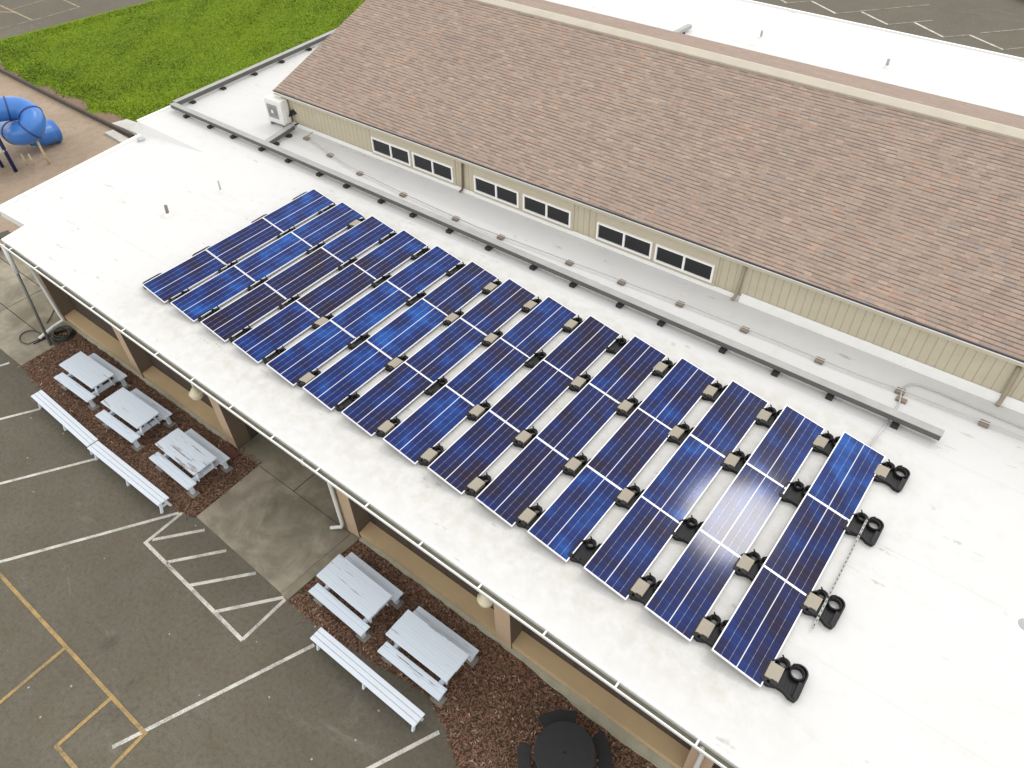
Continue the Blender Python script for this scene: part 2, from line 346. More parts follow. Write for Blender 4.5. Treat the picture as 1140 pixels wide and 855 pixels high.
# ------------------------------------------------------------------ mesh helpers
class MB:
    def __init__(s): s.v = []; s.f = []; s.mi = []; s.uv = {}
    def face(s, idx, mi=0, uv=None):
        s.f.append(tuple(idx)); s.mi.append(mi)
        if uv: s.uv[len(s.f) - 1] = uv
    def poly(s, pts, mi=0, uv=None):
        n = len(s.v); s.v += [tuple(map(float, p)) for p in pts]; s.face(range(n, n + len(pts)), mi, uv); return s
    def box(s, a, b, mi=0, M=None):
        (x0, y0, z0), (x1, y1, z1) = a, b; n = len(s.v)
        P = [(x0, y0, z0), (x1, y0, z0), (x1, y1, z0), (x0, y1, z0), (x0, y0, z1), (x1, y0, z1), (x1, y1, z1), (x0, y1, z1)]
        if M is not None: P = [tuple(M @ Vector(p)) for p in P]
        s.v += P
        for q in ((0, 3, 2, 1), (4, 5, 6, 7), (0, 1, 5, 4), (1, 2, 6, 5), (2, 3, 7, 6), (3, 0, 4, 7)): s.face([n + i for i in q], mi)
        return s
    def bar(s, p, q, wd, ht, mi=0, up=(0, 0, 1)):           # square bar from p to q, wd across, ht along up
        p, q = Vector(p), Vector(q); d = (q - p); L = d.length; d.normalize()
        u = Vector(up); x = d.cross(u)
        if x.length < 1e-4: x = d.cross(Vector((0, 1, 0)))
        x.normalize(); u = x.cross(d)
        M = Matrix([[x[0], d[0], u[0], p[0]], [x[1], d[1], u[1], p[1]], [x[2], d[2], u[2], p[2]], [0, 0, 0, 1]])
        return s.box((-wd / 2, 0, -ht / 2), (wd / 2, L, ht / 2), mi, M)
    def prism(s, poly, z0, z1, mi=0, mtop=None):
        n = len(poly); k = len(s.v)
        zz0 = z0 if hasattr(z0, '__len__') else [z0] * n; zz1 = z1 if hasattr(z1, '__len__') else [z1] * n
        s.v += [(p[0], p[1], z) for p, z in zip(poly, zz0)] + [(p[0], p[1], z) for p, z in zip(poly, zz1)]
        s.face(list(range(k + n - 1, k - 1, -1)), mi); s.face(range(k + n, k + 2 * n), mi if mtop is None else mtop)
        for i in range(n): j = (i + 1) % n; s.face((k + i, k + j, k + n + j, k + n + i), mi)
        return s
    def tube(s, pts, r, n=8, mi=0, caps=True):
        pts = [Vector(p) for p in pts]; k = len(s.v); rr = r if hasattr(r, '__len__') else [r] * len(pts)
        prev = None
        for i, p in enumerate(pts):
            d = (pts[min(i + 1, len(pts) - 1)] - pts[max(i - 1, 0)]).normalized()
            if prev is None:
                a = d.cross(Vector((0, 0, 1)));
                if a.length < 1e-3: a = d.cross(Vector((0, 1, 0)))
            else: a = prev - d * prev.dot(d)
            a.normalize(); prev = a; b = d.cross(a)
            for j in range(n):
                t_ = 2 * math.pi * j / n; s.v.append(tuple(p + (a * math.cos(t_) + b * math.sin(t_)) * rr[i]))
        for i in range(len(pts) - 1):
            for j in range(n):
                j2 = (j + 1) % n; s.face((k + i * n + j, k + i * n + j2, k + (i + 1) * n + j2, k + (i + 1) * n + j), mi)
        if caps:
            s.face(list(range(k, k + n))[::-1], mi); s.face(range(k + (len(pts) - 1) * n, k + len(pts) * n), mi)
        return s
    def lathe(s, prof, n=20, c=(0, 0, 0), mi=0):
        k = len(s.v)
        for r, z in prof:
            for j in range(n):
                t_ = 2 * math.pi * j / n; s.v.append((c[0] + r * math.cos(t_), c[1] + r * math.sin(t_), c[2] + z))
        for i in range(len(prof) - 1):
            for j in range(n):
                j2 = (j + 1) % n; s.face((k + i * n + j, k + i * n + j2, k + (i + 1) * n + j2, k + (i + 1) * n + j), mi)
        s.face(list(range(k, k + n))[::-1], mi); s.face(range(k + (len(prof) - 1) * n, k + len(prof) * n), mi)
        return s
    def build(s, name, mat, parent=None, world=True, bevel=0, smooth=False):
        me = bpy.data.meshes.new(name)
        V = s.v
        if parent is not None and world:
            q = root_matrix(parent).inverted(); V = [tuple(q @ Vector(p)) for p in V]
        me.from_pydata(V, [], s.f)
        for m in (mat if isinstance(mat, (list, tuple)) else [mat]): me.materials.append(MATS[m])
        me.polygons.foreach_set('material_index', s.mi)
        if s.uv:
            l = me.uv_layers.new(name='UVMap')
            for fi, uv in s.uv.items():
                for li, c in zip(me.polygons[fi].loop_indices, uv): l.data[li].uv = c
        if smooth: me.polygons.foreach_set('use_smooth', [True] * len(me.polygons))
        me.update()
        bm = bmesh.new(); bm.from_mesh(me); bmesh.ops.recalc_face_normals(bm, faces=bm.faces) if not s.uv else None
        bm.to_mesh(me); bm.free()
        o = bpy.data.objects.new(name, me); COL.objects.link(o)
        if parent is not None: o.parent = parent
        if bevel:
            b = o.modifiers.new('bevel', 'BEVEL'); b.width = bevel; b.segments = 2; b.limit_method = 'ANGLE'; b.harden_normals = False
        return o
def root_matrix(o):
    m = Matrix.LocRotScale(o.location, o.rotation_euler, o.scale)
    return root_matrix(o.parent) @ m if o.parent else m
def thing(name, label, cat, loc=(0, 0, 0), rz=0, group=None):
    o = bpy.data.objects.new(name, None); COL.objects.link(o); o.empty_display_size = .2
    o.location = Vector(loc); o.rotation_euler = (0, 0, rz); o['label'] = label; o['category'] = cat
    if group: o['group'] = group
    return o
def tag(o, label, cat, group=None):
    o['label'] = label; o['category'] = cat
    if group: o['group'] = group
    return o
def struct(o, kind='structure'): o['kind'] = kind; return o
def dup(root, loc, label, rz=0):
    r = root.copy(); COL.objects.link(r); r.location = Vector(loc); r.rotation_euler = (0, 0, rz); r['label'] = label
    for ch in list(root.children):
        c = ch.copy(); COL.objects.link(c); c.parent = r
        for g in ch.children:
            d = g.copy(); COL.objects.link(d); d.parent = c
    return r
def ordinal(i): return ['first', 'second', 'third', 'fourth', 'fifth', 'sixth', 'seventh', 'eighth', 'ninth', 'tenth', 'eleventh', 'twelfth', 'thirteenth', 'fourteenth'][i]

# ------------------------------------------------------------------ ground
def sheet(name, pts, z, mat, kind='structure'):
    return struct(MB().poly([(p[0], p[1], z) for p in pts]).build(name, mat), kind)
sheet('ground', [(-400, -400), (400, -400), (400, 400), (-400, 400)], 0, 'asphalt')
sheet('playground_surface', [(-60, -6), (-11.9, -.45), (-7, 3), (-7, 8.15), (-60, 8.35)], .004, 'playground_chips')
sheet('lawn_ground', [(-33.6, 8.3), (-5, 8.2), (-5, 60), (-27, 60), (-31.6, 20)], .008, 'lawn_soil')
dirt = [(-31, 8.28)] + [(-31 + i * .8, 8.6 + .2 * math.sin(i * 1.7) + .25 * math.sin(i * .63 + 1) + (.5 if i > 14 else 0)) for i in range(20)] + [(-15.4, 8.26)]
sheet('bare_dirt_strip', dirt, .012, 'bare_dirt')
# concrete apron at the left end, joints cut as real gaps between slabs
for (x0, x1, y0, y1, m) in ((-8.1, -4.86, -2.76, -1.62, 'concrete'), (-11.9, -8.13, -2.76, -1.62, 'concrete'), (-8.1, -5.4, -1.59, -.3, 'concrete_dark'), (-11.9, -8.13, -1.59, -.3, 'concrete'),
                            (-11.9, -5.4, -.27, 1.2, 'concrete_dark')):
    struct(MB().box((x0, y0, -.1), (x1, y1, .03)).build('concrete_path', m))
# entrance pad between the beds: kerb strip, front slab and the slab under the roof
struct(MB().prism([(4.52, -2.86), (8.02, -2.96), (8.12, -.8), (4.46, -.8)], -.1, .035).build('entrance_pavement', 'concrete'))
struct(MB().prism([(3.52, -.78), (5.9, -.78), (5.9, 2.6), (3.52, 2.6)], -.1, .03).build('entrance_pavement', 'concrete_dark'))
struct(MB().prism([(5.93, -.78), (8.12, -.78), (8.12, 2.6), (5.93, 2.6)], -.1, .03).build('entrance_pavement', 'concrete_dark'))
struct(MB().prism([(8.04, -2.98), (8.28, -2.98), (8.42, -.78), (8.15, -.78)], -.1, .06).build('pavement_kerb', 'concrete_dark'))
# mulch beds
BED1 = [(-4.85, -2.72), (-2.5, -3.02), (3.9, -3.05), (4.5, -2.9), (4.44, -.7), (3.5, -.66), (-5.4, -.5), (-5.4, -1.35), (-4.83, -1.42)]
BED2 = [(8.29, -2.98), (9.6, -3.0), (12.4, -2.62), (13.2, -2.9), (13.9, -3.35), (16.5, -5.2), (20, -6.5), (20, -.7), (8.43, -.7)]
struct(MB().prism(BED1, -.05, .012).build('mulch_ground', 'mulch_soil')); struct(MB().prism(BED2, -.05, .012).build('mulch_ground', 'mulch_soil'))

def inside(P, poly):
    x, y = P[:, 0], P[:, 1]; r = np.zeros(len(P), bool); n = len(poly)
    for i in range(n):
        x0, y0 = poly[i]; x1, y1 = poly[(i + 1) % n]
        c = ((y0 > y) != (y1 > y)); xi = (x1 - x0) * (y - y0) / ((y1 - y0) + 1e-12) + x0
        r ^= c & (x < xi)
    return r
def quads_object(name, C, A, B, mats, mi):                  # many small four-cornered flakes: C centres, A/B half axes
    n = len(C); V = np.empty((n, 4, 3)); V[:, 0] = C - A - B; V[:, 1] = C + A - B; V[:, 2] = C + A + B; V[:, 3] = C - A + B
    me = bpy.data.meshes.new(name); me.vertices.add(4 * n); me.vertices.foreach_set('co', V.ravel())
    me.loops.add(4 * n); me.loops.foreach_set('vertex_index', np.arange(4 * n)); me.polygons.add(n)
    me.polygons.foreach_set('loop_start', np.arange(n) * 4); me.polygons.foreach_set('loop_total', np.full(n, 4))
    for m in mats: me.materials.append(MATS[m])
    me.polygons.foreach_set('material_index', mi.astype(np.int32)); me.update(calc_edges=True)
    o = bpy.data.objects.new(name, me); COL.objects.link(o); return o
def chips(poly, n, spill=.12):
    P = np.array(poly); lo, hi = P.min(0), P.max(0)
    Q = rng.uniform(lo - spill, hi + spill, (n * 3, 2)); J = Q + rng.normal(0, spill * .35, Q.shape)
    Q = Q[inside(J, poly)][:n]; n = len(Q)
    a = rng.uniform(0, math.pi, n); L = rng.uniform(.012, .045, n); W = rng.uniform(.006, .014, n); ti = rng.normal(0, .3, n)
    A = np.stack([np.cos(a) * L, np.sin(a) * L, ti * L], 1); B = np.stack([-np.sin(a) * W, np.cos(a) * W, rng.normal(0, .3, n) * W], 1)
    C = np.stack([Q[:, 0], Q[:, 1], rng.uniform(.016, .045, n)], 1)
    pr = rng.uniform(0, 1, n); mi = np.select([pr < .42, pr < .74, pr < .955], [0, 1, 2], 3)
    return quads_object('mulch', C, A, B, ('chip_red', 'chip_brown', 'chip_dark', 'chip_pale'), mi)
struct(chips(BED1, 26000), 'stuff')
struct(chips([(x, max(y, -4.6)) for x, y in BED2], 36000), 'stuff')
# grass blades, denser and darker in clumps
def grass(n):
    Q = rng.uniform((-33.4, 8.35), (-9.6, 31), (n, 2))
    x, y = Q.T
    lim = 8.6 + .2 * np.sin((x + 31) / .8 * 1.7) + .25 * np.sin((x + 31) / .8 * .63 + 1) + np.where(x > -20.2, .5, 0)
    k = (y > lim - .1 + rng.normal(0, .12, n)) & (x > -33.3 + (y - 8) * .16)
    Q = Q[k]; n = len(Q); x, y = Q.T
    cl = np.sin(x * .9 + 1.3 * np.sin(y * .7)) * np.sin(y * 1.1 + np.sin(x * .5) * 2) + .5 * np.sin(x * 2.7 + y * 1.9)
    edge = (y < 10.2) | (x < -32.2 + (y - 8) * .16)
    h = rng.uniform(.015, .045, n) * (1 + .5 * np.clip(cl, 0, 1) + np.where(edge, .5, 0))
    a = rng.uniform(0, 2 * math.pi, n); le = rng.normal(0, .9, n)
    A = np.stack([np.cos(a), np.sin(a), np.zeros(n)], 1) * rng.uniform(.012, .03, n)[:, None]
    B = np.stack([-np.sin(a) * le, np.cos(a) * le, np.ones(n)], 1) * (h / 2)[:, None]
    C = np.stack([x, y, h / 2], 1)
    pr = rng.uniform(0, 1, n) - .22 * np.sin(x * .31 + 1.1 * np.sin(y * .27)) * np.sin(y * .36 + .6) - .18 * np.clip(cl, -1, 1.2) - np.where(edge, .15, 0)
    mi = np.select([pr < .16, pr < .58], [2, 1], 0)
    return quads_object('grass', C, A, B, ('grass_light', 'grass_mid', 'grass_dark'), mi)
struct(grass(150000), 'stuff')

# painted markings
def line_object(name, segs, wd, mat, z=.004):
    m = MB()
    for i, (a, b) in enumerate(segs):
        p, q = at(*a, 0), at(*b, 0); d = (q - p)[:2]; d /= np.linalg.norm(d); nn = np.array([-d[1], d[0]]) * wd / 2
        zz = z + .0012 * (i % 3)
        m.poly([(p[0] + nn[0], p[1] + nn[1], zz), (p[0] - nn[0], p[1] - nn[1], zz), (q[0] - nn[0], q[1] - nn[1], zz), (q[0] + nn[0], q[1] + nn[1], zz)])
    return struct(m.build(name, mat))
line_object('parking_lines', [((-40, 420), (10.5, 404)), ((-60, 482), (46, 455)), ((-60, 554), (107, 511)), ((-60, 642), (203, 570)), ((203, 571), (161, 605)), ((161, 603), (270, 713)), ((270, 712), (318, 667)),
    ((170, 601), (228, 590)), ((186, 626), (252, 613)), ((210, 652), (285, 638)), ((240, 681), (316, 665)), ((125, 832), (350, 718)), ((370, 877), (489, 815))], .088, 'white_line_paint')
line_object('court_lines', [((-30, 607), (163, 818)), ((72, 722), (-20, 799)), ((123, 778), (62, 832)), ((62, 830), (90, 862)), ((163, 815), (110, 870))], .085, 'yellow_line_paint', .009)
T = lambda x, y: (740 + x / 2.85, y / 2.85)
line_object('far_parking_lines', [(T(300, -40), T(388, 10)), (T(465, 3), T(543, 43)), (T(625, 38), T(708, 78)), (T(790, 70), T(885, 118)), (T(965, 110), T(1075, 158)), (T(1160, 160), T(1290, 215))], .14, 'white_line_paint')
line_object('worn_parking_lines', [(T(380, 10), T(465, 3)), (T(543, 43), T(840, 15)), (T(708, 78), T(850, 65)), (T(885, 118), T(970, 110)), (T(1075, 158), T(1200, 144)), (T(1000, 105), T(1190, 88))], .11, 'faded_line_paint', .009)
U = lambda x, y: (x / 5.7, y / 5.7)
line_object('far_court_lines', [(U(-100, -12), U(210, 130)), (U(-60, 74), U(105, 78)), (U(330, -33), U(505, 45))], .12, 'worn_yellow_line')
line_object('worn_court_lines', [(U(505, 45), U(220, 127)), (U(220, 127), U(-50, 195)), (U(80, 60), U(300, -5))], .1, 'faded_line_paint', .009)

# ------------------------------------------------------------------ the school building
ZR = 3.484
school = thing('school_building', 'long school building with white flat roof and brown shingled gable roof', 'building', (0, 0, 0))
YG = lambda x: -1.27 - .0085 * (x + 5.3)          # gutter's outer lip
YW = lambda x: 9.11 + .0165 * (x + 3.6)           # wall of the raised hall
XE = 34.0
P1 = at(30, 251, 3.4); P2 = at(2, 268, 3.44); L0 = at(0, 235, 3.22); L1 = at(-12, 238, 3.2); L2 = at(156, 151, 3.2); S0 = at(153, 135, ZR); S1 = at(228, 170, ZR)
P2[1] = YG(P2[0]) + .14
L1 = np.array([-8.25, -.22, 3.2])
front_l = (P2[0], YG(P2[0]) + .14, ZR - .03); front_r = (XE, YG(XE) + .14, ZR)
m = MB()
# top sheets
m.poly([(S1[0], YG(S1[0]) + .14, ZR), front_r, (XE, YW(XE) + .3, ZR), (S1[0], 9.4, ZR), tuple(S1)])
m.poly([tuple(P1), front_l, (S1[0], YG(S1[0]) + .14, ZR)])
m.poly([tuple(S1), tuple(L2), (P1[0], P1[1], P1[2])]); m.poly([tuple(L2), tuple(L1), tuple(P1)]); m.poly([tuple(S1), tuple(P1), (S1[0], YG(S1[0]) + .14, ZR)])
m.poly([tuple(S0), tuple(S1), (S1[0], 9.4, ZR), (S1[0], 22, ZR), (-9.95, 22, ZR)]); m.poly([(-9.95, 22, ZR), (S1[0], 22, ZR), (XE, 22.3, ZR), (XE, 30.35, ZR), (-10.2, 30.6, ZR)])
m.poly([tuple(S1), tuple(S0), (L2[0] - .5, L2[1] + .05, 3.2), tuple(L2)])
# edges of the roof: fascia
def skirt(m, pts, dz):
    for a, b in zip(pts[:-1], pts[1:]): m.poly([a, b, (b[0], b[1], b[2] - dz), (a[0], a[1], a[2] - dz)])
sk = MB()
skirt(sk, [(-10.2, 30.6, ZR), (-9.95, 22, ZR), tuple(S0), (L2[0] - .05, L2[1] + .2, ZR - .1)], .3); skirt(sk, [tuple(L2), tuple(L1), tuple(P1), front_l], .28); skirt(sk, [front_l, front_r], .26)
skirt(sk, [(XE, 30.35, ZR), (-10.2, 30.6, ZR)], .3)
m.build('flat_roof', 'white_membrane', school)
sk.build('fascia', 'white_metal', school)
# raised drip edges round the left end of the flat roof and along the back
e = MB()
def curb(e, pts, wd, ht):
    for a, b in zip(pts[:-1], pts[1:]):
        a, b = Vector(a), Vector(b); e.bar(a + Vector((0, 0, ht / 2 - .01)), b + Vector((0, 0, ht / 2 - .01)), wd, ht)
curb(e, [tuple(L2), tuple(L1)], .12, .07); curb(e, [tuple(S0), (-9.95, 22, ZR)], .1, .05); curb(e, [(-10.2, 30.55, ZR), (XE, 30.3, ZR)], .12, .06); curb(e, [tuple(L1), tuple(P1), front_l], .07, .04)
e.build('roof_edge_trim', 'white_metal', school, bevel=.01)
# soffit, outer walls under the flat roof
MB().prism([(P1[0] + .1, -.35), (P2[0] + .1, YG(P2[0]) + .2), (XE, YG(XE) + .2), (XE, 3), (P1[0] + .1, 3)], 3.16, 3.2).build('soffit', 'soffit_paint', school)
wl_ = MB(); wl_.box((-8.0, .1, 0), (-7.8, 5.4, 3.1)); wl_.box((-9.3, 5.9, 0), (-9.1, 30, 3.2)); wl_.box((-9.09, 5.9, 0), (-7.8, 6.1, 3.2)); wl_.box((-7.79, .1, 0), (-5.3, .3, 3.15)); wl_.box((-9.09, 29.8, 0), (XE, 30, 3.2))
wl_.build('outer_wall', 'tan_siding', school)
# bays: recessed wall, ledge, footing; open bay in front of the pad
CX = [(-6.1, -5.68), (-1.52, -1.1), (3.06, 3.5), (8.0, 8.43), (12.83, 13.26), (17.5, 17.95), (22.3, 22.75), (27.1, 27.5), (31.8, 32.2)]
wl_ = MB(); lg = MB(); ft = MB()
for i in range(len(CX) - 1):
    a, b = CX[i][1], CX[i + 1][0]
    if i == 2:
        MB().box((a - .2, 2.6, 0), (b + .2, 2.8, 3.16)).build('entrance_wall', 'brown_siding', school); MB().box((a - .2, -.3, 0), (a - .02, 2.59, 3.16)).box((b + .02, -.3, 0), (b + .2, 2.59, 3.16)).build('entrance_side_wall', 'brown_siding', school)
        d = MB().box((5.1, 2.56, .03), (6.9, 2.598, 2.15)).build('entrance_door', 'column_paint', school); MB().box((5.2, 2.545, 1.1), (5.9, 2.558, 2.0)).box((6.1, 2.545, 1.1), (6.8, 2.558, 2.0)).build('door_glass', 'window_glass', d)
        continue
    wl_ = MB().box((a, -.34, 0), (b, -.16, 3.16)); wl_.build('bay_wall', 'brown_siding', school)
    MB().prism([(a + .002, -.73), (b - .002, -.73), (b - .002, -.345), (a + .002, -.345)], [.14, .14, .2, .2], [.3, .3, .34, .34]).build('ledge', 'ledge_paint', school, bevel=.008)
fy = lambda x: -.80 if x < 13.27 else -.8 - .055 * min(x - 13.2, 2.2)
def footing(xs, n):
    m = MB(); pts = []
    for k in range(n + 1):
        x = xs[0] + (xs[1] - xs[0]) * k / n; pts.append((x, fy(x) + random.uniform(-.025, .02)))
    poly = pts + [(xs[1], -.42), (xs[0], -.42)]
    m.prism(poly, -.1, [.1] * (n + 1) + [.13, .13]); return m.build('footing', 'footing_concrete', school)
footing((-5.68, 3.04), 60); footing((8.45, 24), 90)
for i, (a, b) in enumerate(CX):
    c = MB(); c.box((a, -.76, -.05), (b, -.3, 3.17)); me = c.build('column', ['column_paint', 'lap_siding'], school)
    for p in me.data.polygons:
        if abs(p.normal.x) > .8: p.material_index = 1
# gutter with straps along the front eave
g = MB(); n0, n1 = P2[0] - .02, XE
def strip(m, prof, x0, x1, mi=0):
    for (ya, za), (yb, zb) in zip(prof[:-1], prof[1:]):
        m.poly([(x0, YG(x0) + ya, za), (x1, YG(x1) + ya, za), (x1, YG(x1) + yb, zb), (x0, YG(x0) + yb, zb)], mi)
strip(g, [(.025, 3.455), (.0, 3.46), (-.004, 3.44), (.02, 3.33), (.134, 3.33)], n0, n1, 0)
strip(g, [(.03, 3.452), (.03, 3.345), (.136, 3.345)], n0, n1, 1); strip(g, [(.134, 3.33), (.134, 3.47), (.17, 3.488), (.2, 3.4885)], n0, n1, 0)
x = -5.2
while x < 30: g.box((x, YG(x) + .002, 3.447), (x + .035, YG(x) + .136, 3.462)); x += 1.52
g.build('gutter', ['white_metal', 'gutter_dirt'], school)
# downspouts of the front eave
def pipe(name, pts, r, mat, par=None, n=8):
    return MB().tube(pts, r, n).build(name, mat, par or school, smooth=True)
def dspout(x, side, mat='downspout_white'):
    pipe('downspout', [(x, YG(x) + .07, 3.35), (x, YG(x) + .1, 3.2), (x, -.86, 2.95), (x, -.83, 2.7), (x, -.83, .35), (x + side * .02, -.85, .22), (x + side * .3, -1.0, .1)], .05, mat)
dspout(7.93, -1.0)
dspout(17.72, .2)
pipe('downspout', [(-5.75, YG(-5.7) + .07, 3.35), (-5.75, -.86, 2.95), (-5.72, -.82, .45), (-5.62, -.84, .22), (-5.7, -1.2, .12), (-5.55, -1.75, .1)], .055, 'downspout_white')
pipe('corner_post', [tuple(at(57, 385, .0)), (P2[0] + .14, YG(P2[0]) + .08, 3.3)], .045, 'pole_grey')
pipe('corner_post_sleeve', [tuple(np.array(at(57, 385, 0)) * .25 + np.array([P2[0] + .14, YG(P2[0]) + .08, 3.3]) * .75), (P2[0] + .12, YG(P2[0]) + .06, 3.38)], .07, 'downspout_white')

# ---- raised hall with the gable roof
ZE = 4.68
hall_wall = MB(); a0, a1 = -4.85, XE
def wallp(x, z, out=0): return (x, YW(x) - out, z)
ang = math.atan(.0165)
def wbox(m, x0, x1, z0, z1, o0, o1, mi=0):                 # a box on the hall wall: from o0 to o1 proud of its face
    n = len(m.v)
    m.v += [wallp(x, z, o) for z in (z0, z1) for (x, o) in ((x0, o1), (x1, o1), (x1, o0), (x0, o0))]
    for q in ((0, 3, 2, 1), (4, 5, 6, 7), (0, 1, 5, 4), (1, 2, 6, 5), (2, 3, 7, 6), (3, 0, 4, 7)): m.face([n + i for i in q], mi)
wbox(hall_wall, a0, a1, ZR - .2, ZE, -.2, 0); hall_wall.box((a0, YW(a0) + .21, ZR - .2), (a0 + .2, 21.8, ZE)); hall_wall.box((a0 + .21, 21.6, ZR - .2), (XE, 21.8, ZE))
# gable triangle of the left end
hall_wall.poly([(a0 + .02, 9.3, ZE), (a0 + .02, 15.5, 6.85), (a0 + .02, 21.7, ZE)])
hall_wall.build('hall_wall', 'tan_siding', school)
yr = 15.5
def ye(x): return YW(x) - .14
roof = MB(); XL = -5.02; zr = ZE + .05 + .337 * (yr - ye(5)); SL = math.hypot(1, .337)
def zeave(x): return zr - .337 * (yr - ye(x))
uvs = lambda p: (p[0], (yr - p[1]) * SL)
for k in range(2):
    if k == 0: P = [(XL, ye(XL), zr - .337 * (yr - ye(XL))), (XE, ye(XE), zr - .337 * (yr - ye(XE))), (XE, yr, zr), (XL, yr, zr)]
    else: P = [(XL, yr, zr), (XE, yr, zr), (XE, 22.0, zr - .337 * 6.5), (XL, 22.0, zr - .337 * 6.5)]
    uv = [(p[0], abs(p[1] - yr) * SL) if k else (p[0], (p[1]) * SL) for p in P]
    roof.poly(P, 0, uv)
roof.build('gable_roof', 'roof_shingles', school)
un = MB()
for k in range(2):
    y0, z0 = (ye(XL), zeave(XL)) if k == 0 else (22.0, zr - .337 * 6.5)
    un.poly([(XL, y0, z0 - .003), (XL, yr, zr - .003), (XL, yr, zr - .17), (XL, y0, z0 - .17)])
un.build('rake_board', 'tan_trim', school)
de = MB()
def eave(m, o0, o1, z0, z1):
    A = [(x, ye(x) - o, zeave(x) + z) for x in (XL, XE) for (o, z) in ((o0, z0), (o1, z0), (o1, z1), (o0, z1))]; n = len(m.v); m.v += A
    for i in range(4): j = (i + 1) % 4; m.face((n + i, n + j, n + 4 + j, n + 4 + i))
    m.face((n + 3, n + 2, n + 1, n)); m.face((n + 4, n + 5, n + 6, n + 7))
eave(de, -.03, .02, -.035, .006); de.build('drip_edge', 'dark_drip_edge', school)
fs = MB(); eave(fs, -.135, .004, -.16, -.037); fs.build('eave_trim', 'tan_trim', school)
wt = MB(); eave(wt, .005, .014, -.075, -.04); wt.build('eave_flashing', 'membrane_trim', school)
rc = MB(); hw = .27
for s in (-1, 1):
    pr = [(0, .055), (s * hw, .055 - .337 * hw), (s * hw, -.337 * hw + .004)]
    for (ya, za), (yb, zb) in zip(pr[:-1], pr[1:]): rc.poly([(XL, yr + ya, zr + za), (XE, yr + ya, zr + za), (XE, yr + yb, zr + zb), (XL, yr + yb, zr + zb)])
rc.build('ridge_cap', 'ridge_cap', school)
# membrane turned up the foot of the wall
cant = MB()
def cantline(m, x0, x1, h, d):
    m.poly([wallp(x0, ZR + h, .012), wallp(x0, ZR + .003, d), wallp(x1, ZR + .003, d), wallp(x1, ZR + h, .012)])
cantline(cant, a0, 13.2, .1, .09); cantline(cant, 13.2, XE, .2, .16); cant.build('wall_flashing', 'membrane_trim', school)
# windows of the hall wall: white sliding units in a flat tan surround
WZ0, WZ1 = 3.98, 4.44
def wx(px, py): return aty(px, py, 9.11 + .0165 * 3.6 - .03, .0165)
WIN = [((413.3, 148.4), (456.8, 166), (456.8, 182.8), (415.4, 166.7)), ((459.6, 168.1), (504.6, 184.2), (504.6, 200.6), (460.4, 183.8)), ((527.9, 193.7), (578.8, 214), (577, 230.5), (528.9, 210.5)),
       ((582.3, 215.8), (636.7, 238.6), (634.9, 253.3), (583.3, 233.3)), ((665.3, 247.1), (726.7, 270.7), (724.8, 290.6), (664.2, 267.2)), ((730.2, 272.1), (795.9, 297.1), (791.9, 317.7), (728.8, 291.5))]
rects = []
for q in WIN:
    P = [wx(*p) for p in q]; rects.append(((P[0][0] + P[3][0]) / 2, (P[1][0] + P[2][0]) / 2, (P[2][2] + P[3][2]) / 2, (P[0][2] + P[1][2]) / 2))
z0m = np.mean([r[2] for r in rects]); z1m = np.mean([r[3] for r in rects])
print('windows', [[round(v, 2) for v in r] for r in rects])
for a, b in ((0, 1), (2, 3), (4, 5)):
    s = MB(); wbox(s, rects[a][0] - .05, rects[b][1] + .08, ZR + .08, ZE - .09, 0, .028); s.build('window_surround', 'tan_trim', school)
for (x0, x1, z0, z1) in rects:
    z0, z1 = z0m, z1m
    f = MB(); fw = .055
    wbox(f, x0, x1, z0, z0 + fw, .028, .075); wbox(f, x0, x1, z1 - fw, z1, .028, .075); wbox(f, x0, x0 + fw, z0 + fw, z1 - fw, .028, .075); wbox(f, x1 - fw, x1, z0 + fw, z1 - fw, .028, .075)
    xm = (x0 + x1) / 2; wbox(f, xm - .03, xm + .03, z0 + fw, z1 - fw, .028, .068)
    fo = f.build('window', 'window_white', school)
    for c, d in ((x0 + fw, xm - .03), (xm + .03, x1 - fw)):
        p = MB(); wbox(p, c, d, z0 + fw, z1 - fw, .0285, .034); p.build('pane', 'window_glass', fo)
def wall_pipe(px0, px1, mat, r, kick):
    p = wx(*px0); q = wx(*px1); pts = [wallp(p[0], ZE - .12, .06), wallp(q[0], ZR + .16, .06), wallp(q[0], ZR + .08, .1), wallp(q[0] - .02, ZR + .05, .1 + kick)]
    pipe('downspout', pts, r, mat)
wall_pipe((516, 190), (516, 212), 'brown_pipe', .035, .1); wall_pipe((827, 310), (818, 335), 'downspout_tan', .045, .12); wall_pipe((1125, 424), (1108, 455), 'downspout_tan', .05, .16)
for k, (px, py) in enumerate(((413, 160), (509, 205), (655, 265))):
    s = MB(); p = wx(px, py); wbox(s, p[0] - .09, p[0] - .03, ZR + .1, ZE - .09, 0, .012); s.build('seam_batten', 'tan_trim', school)
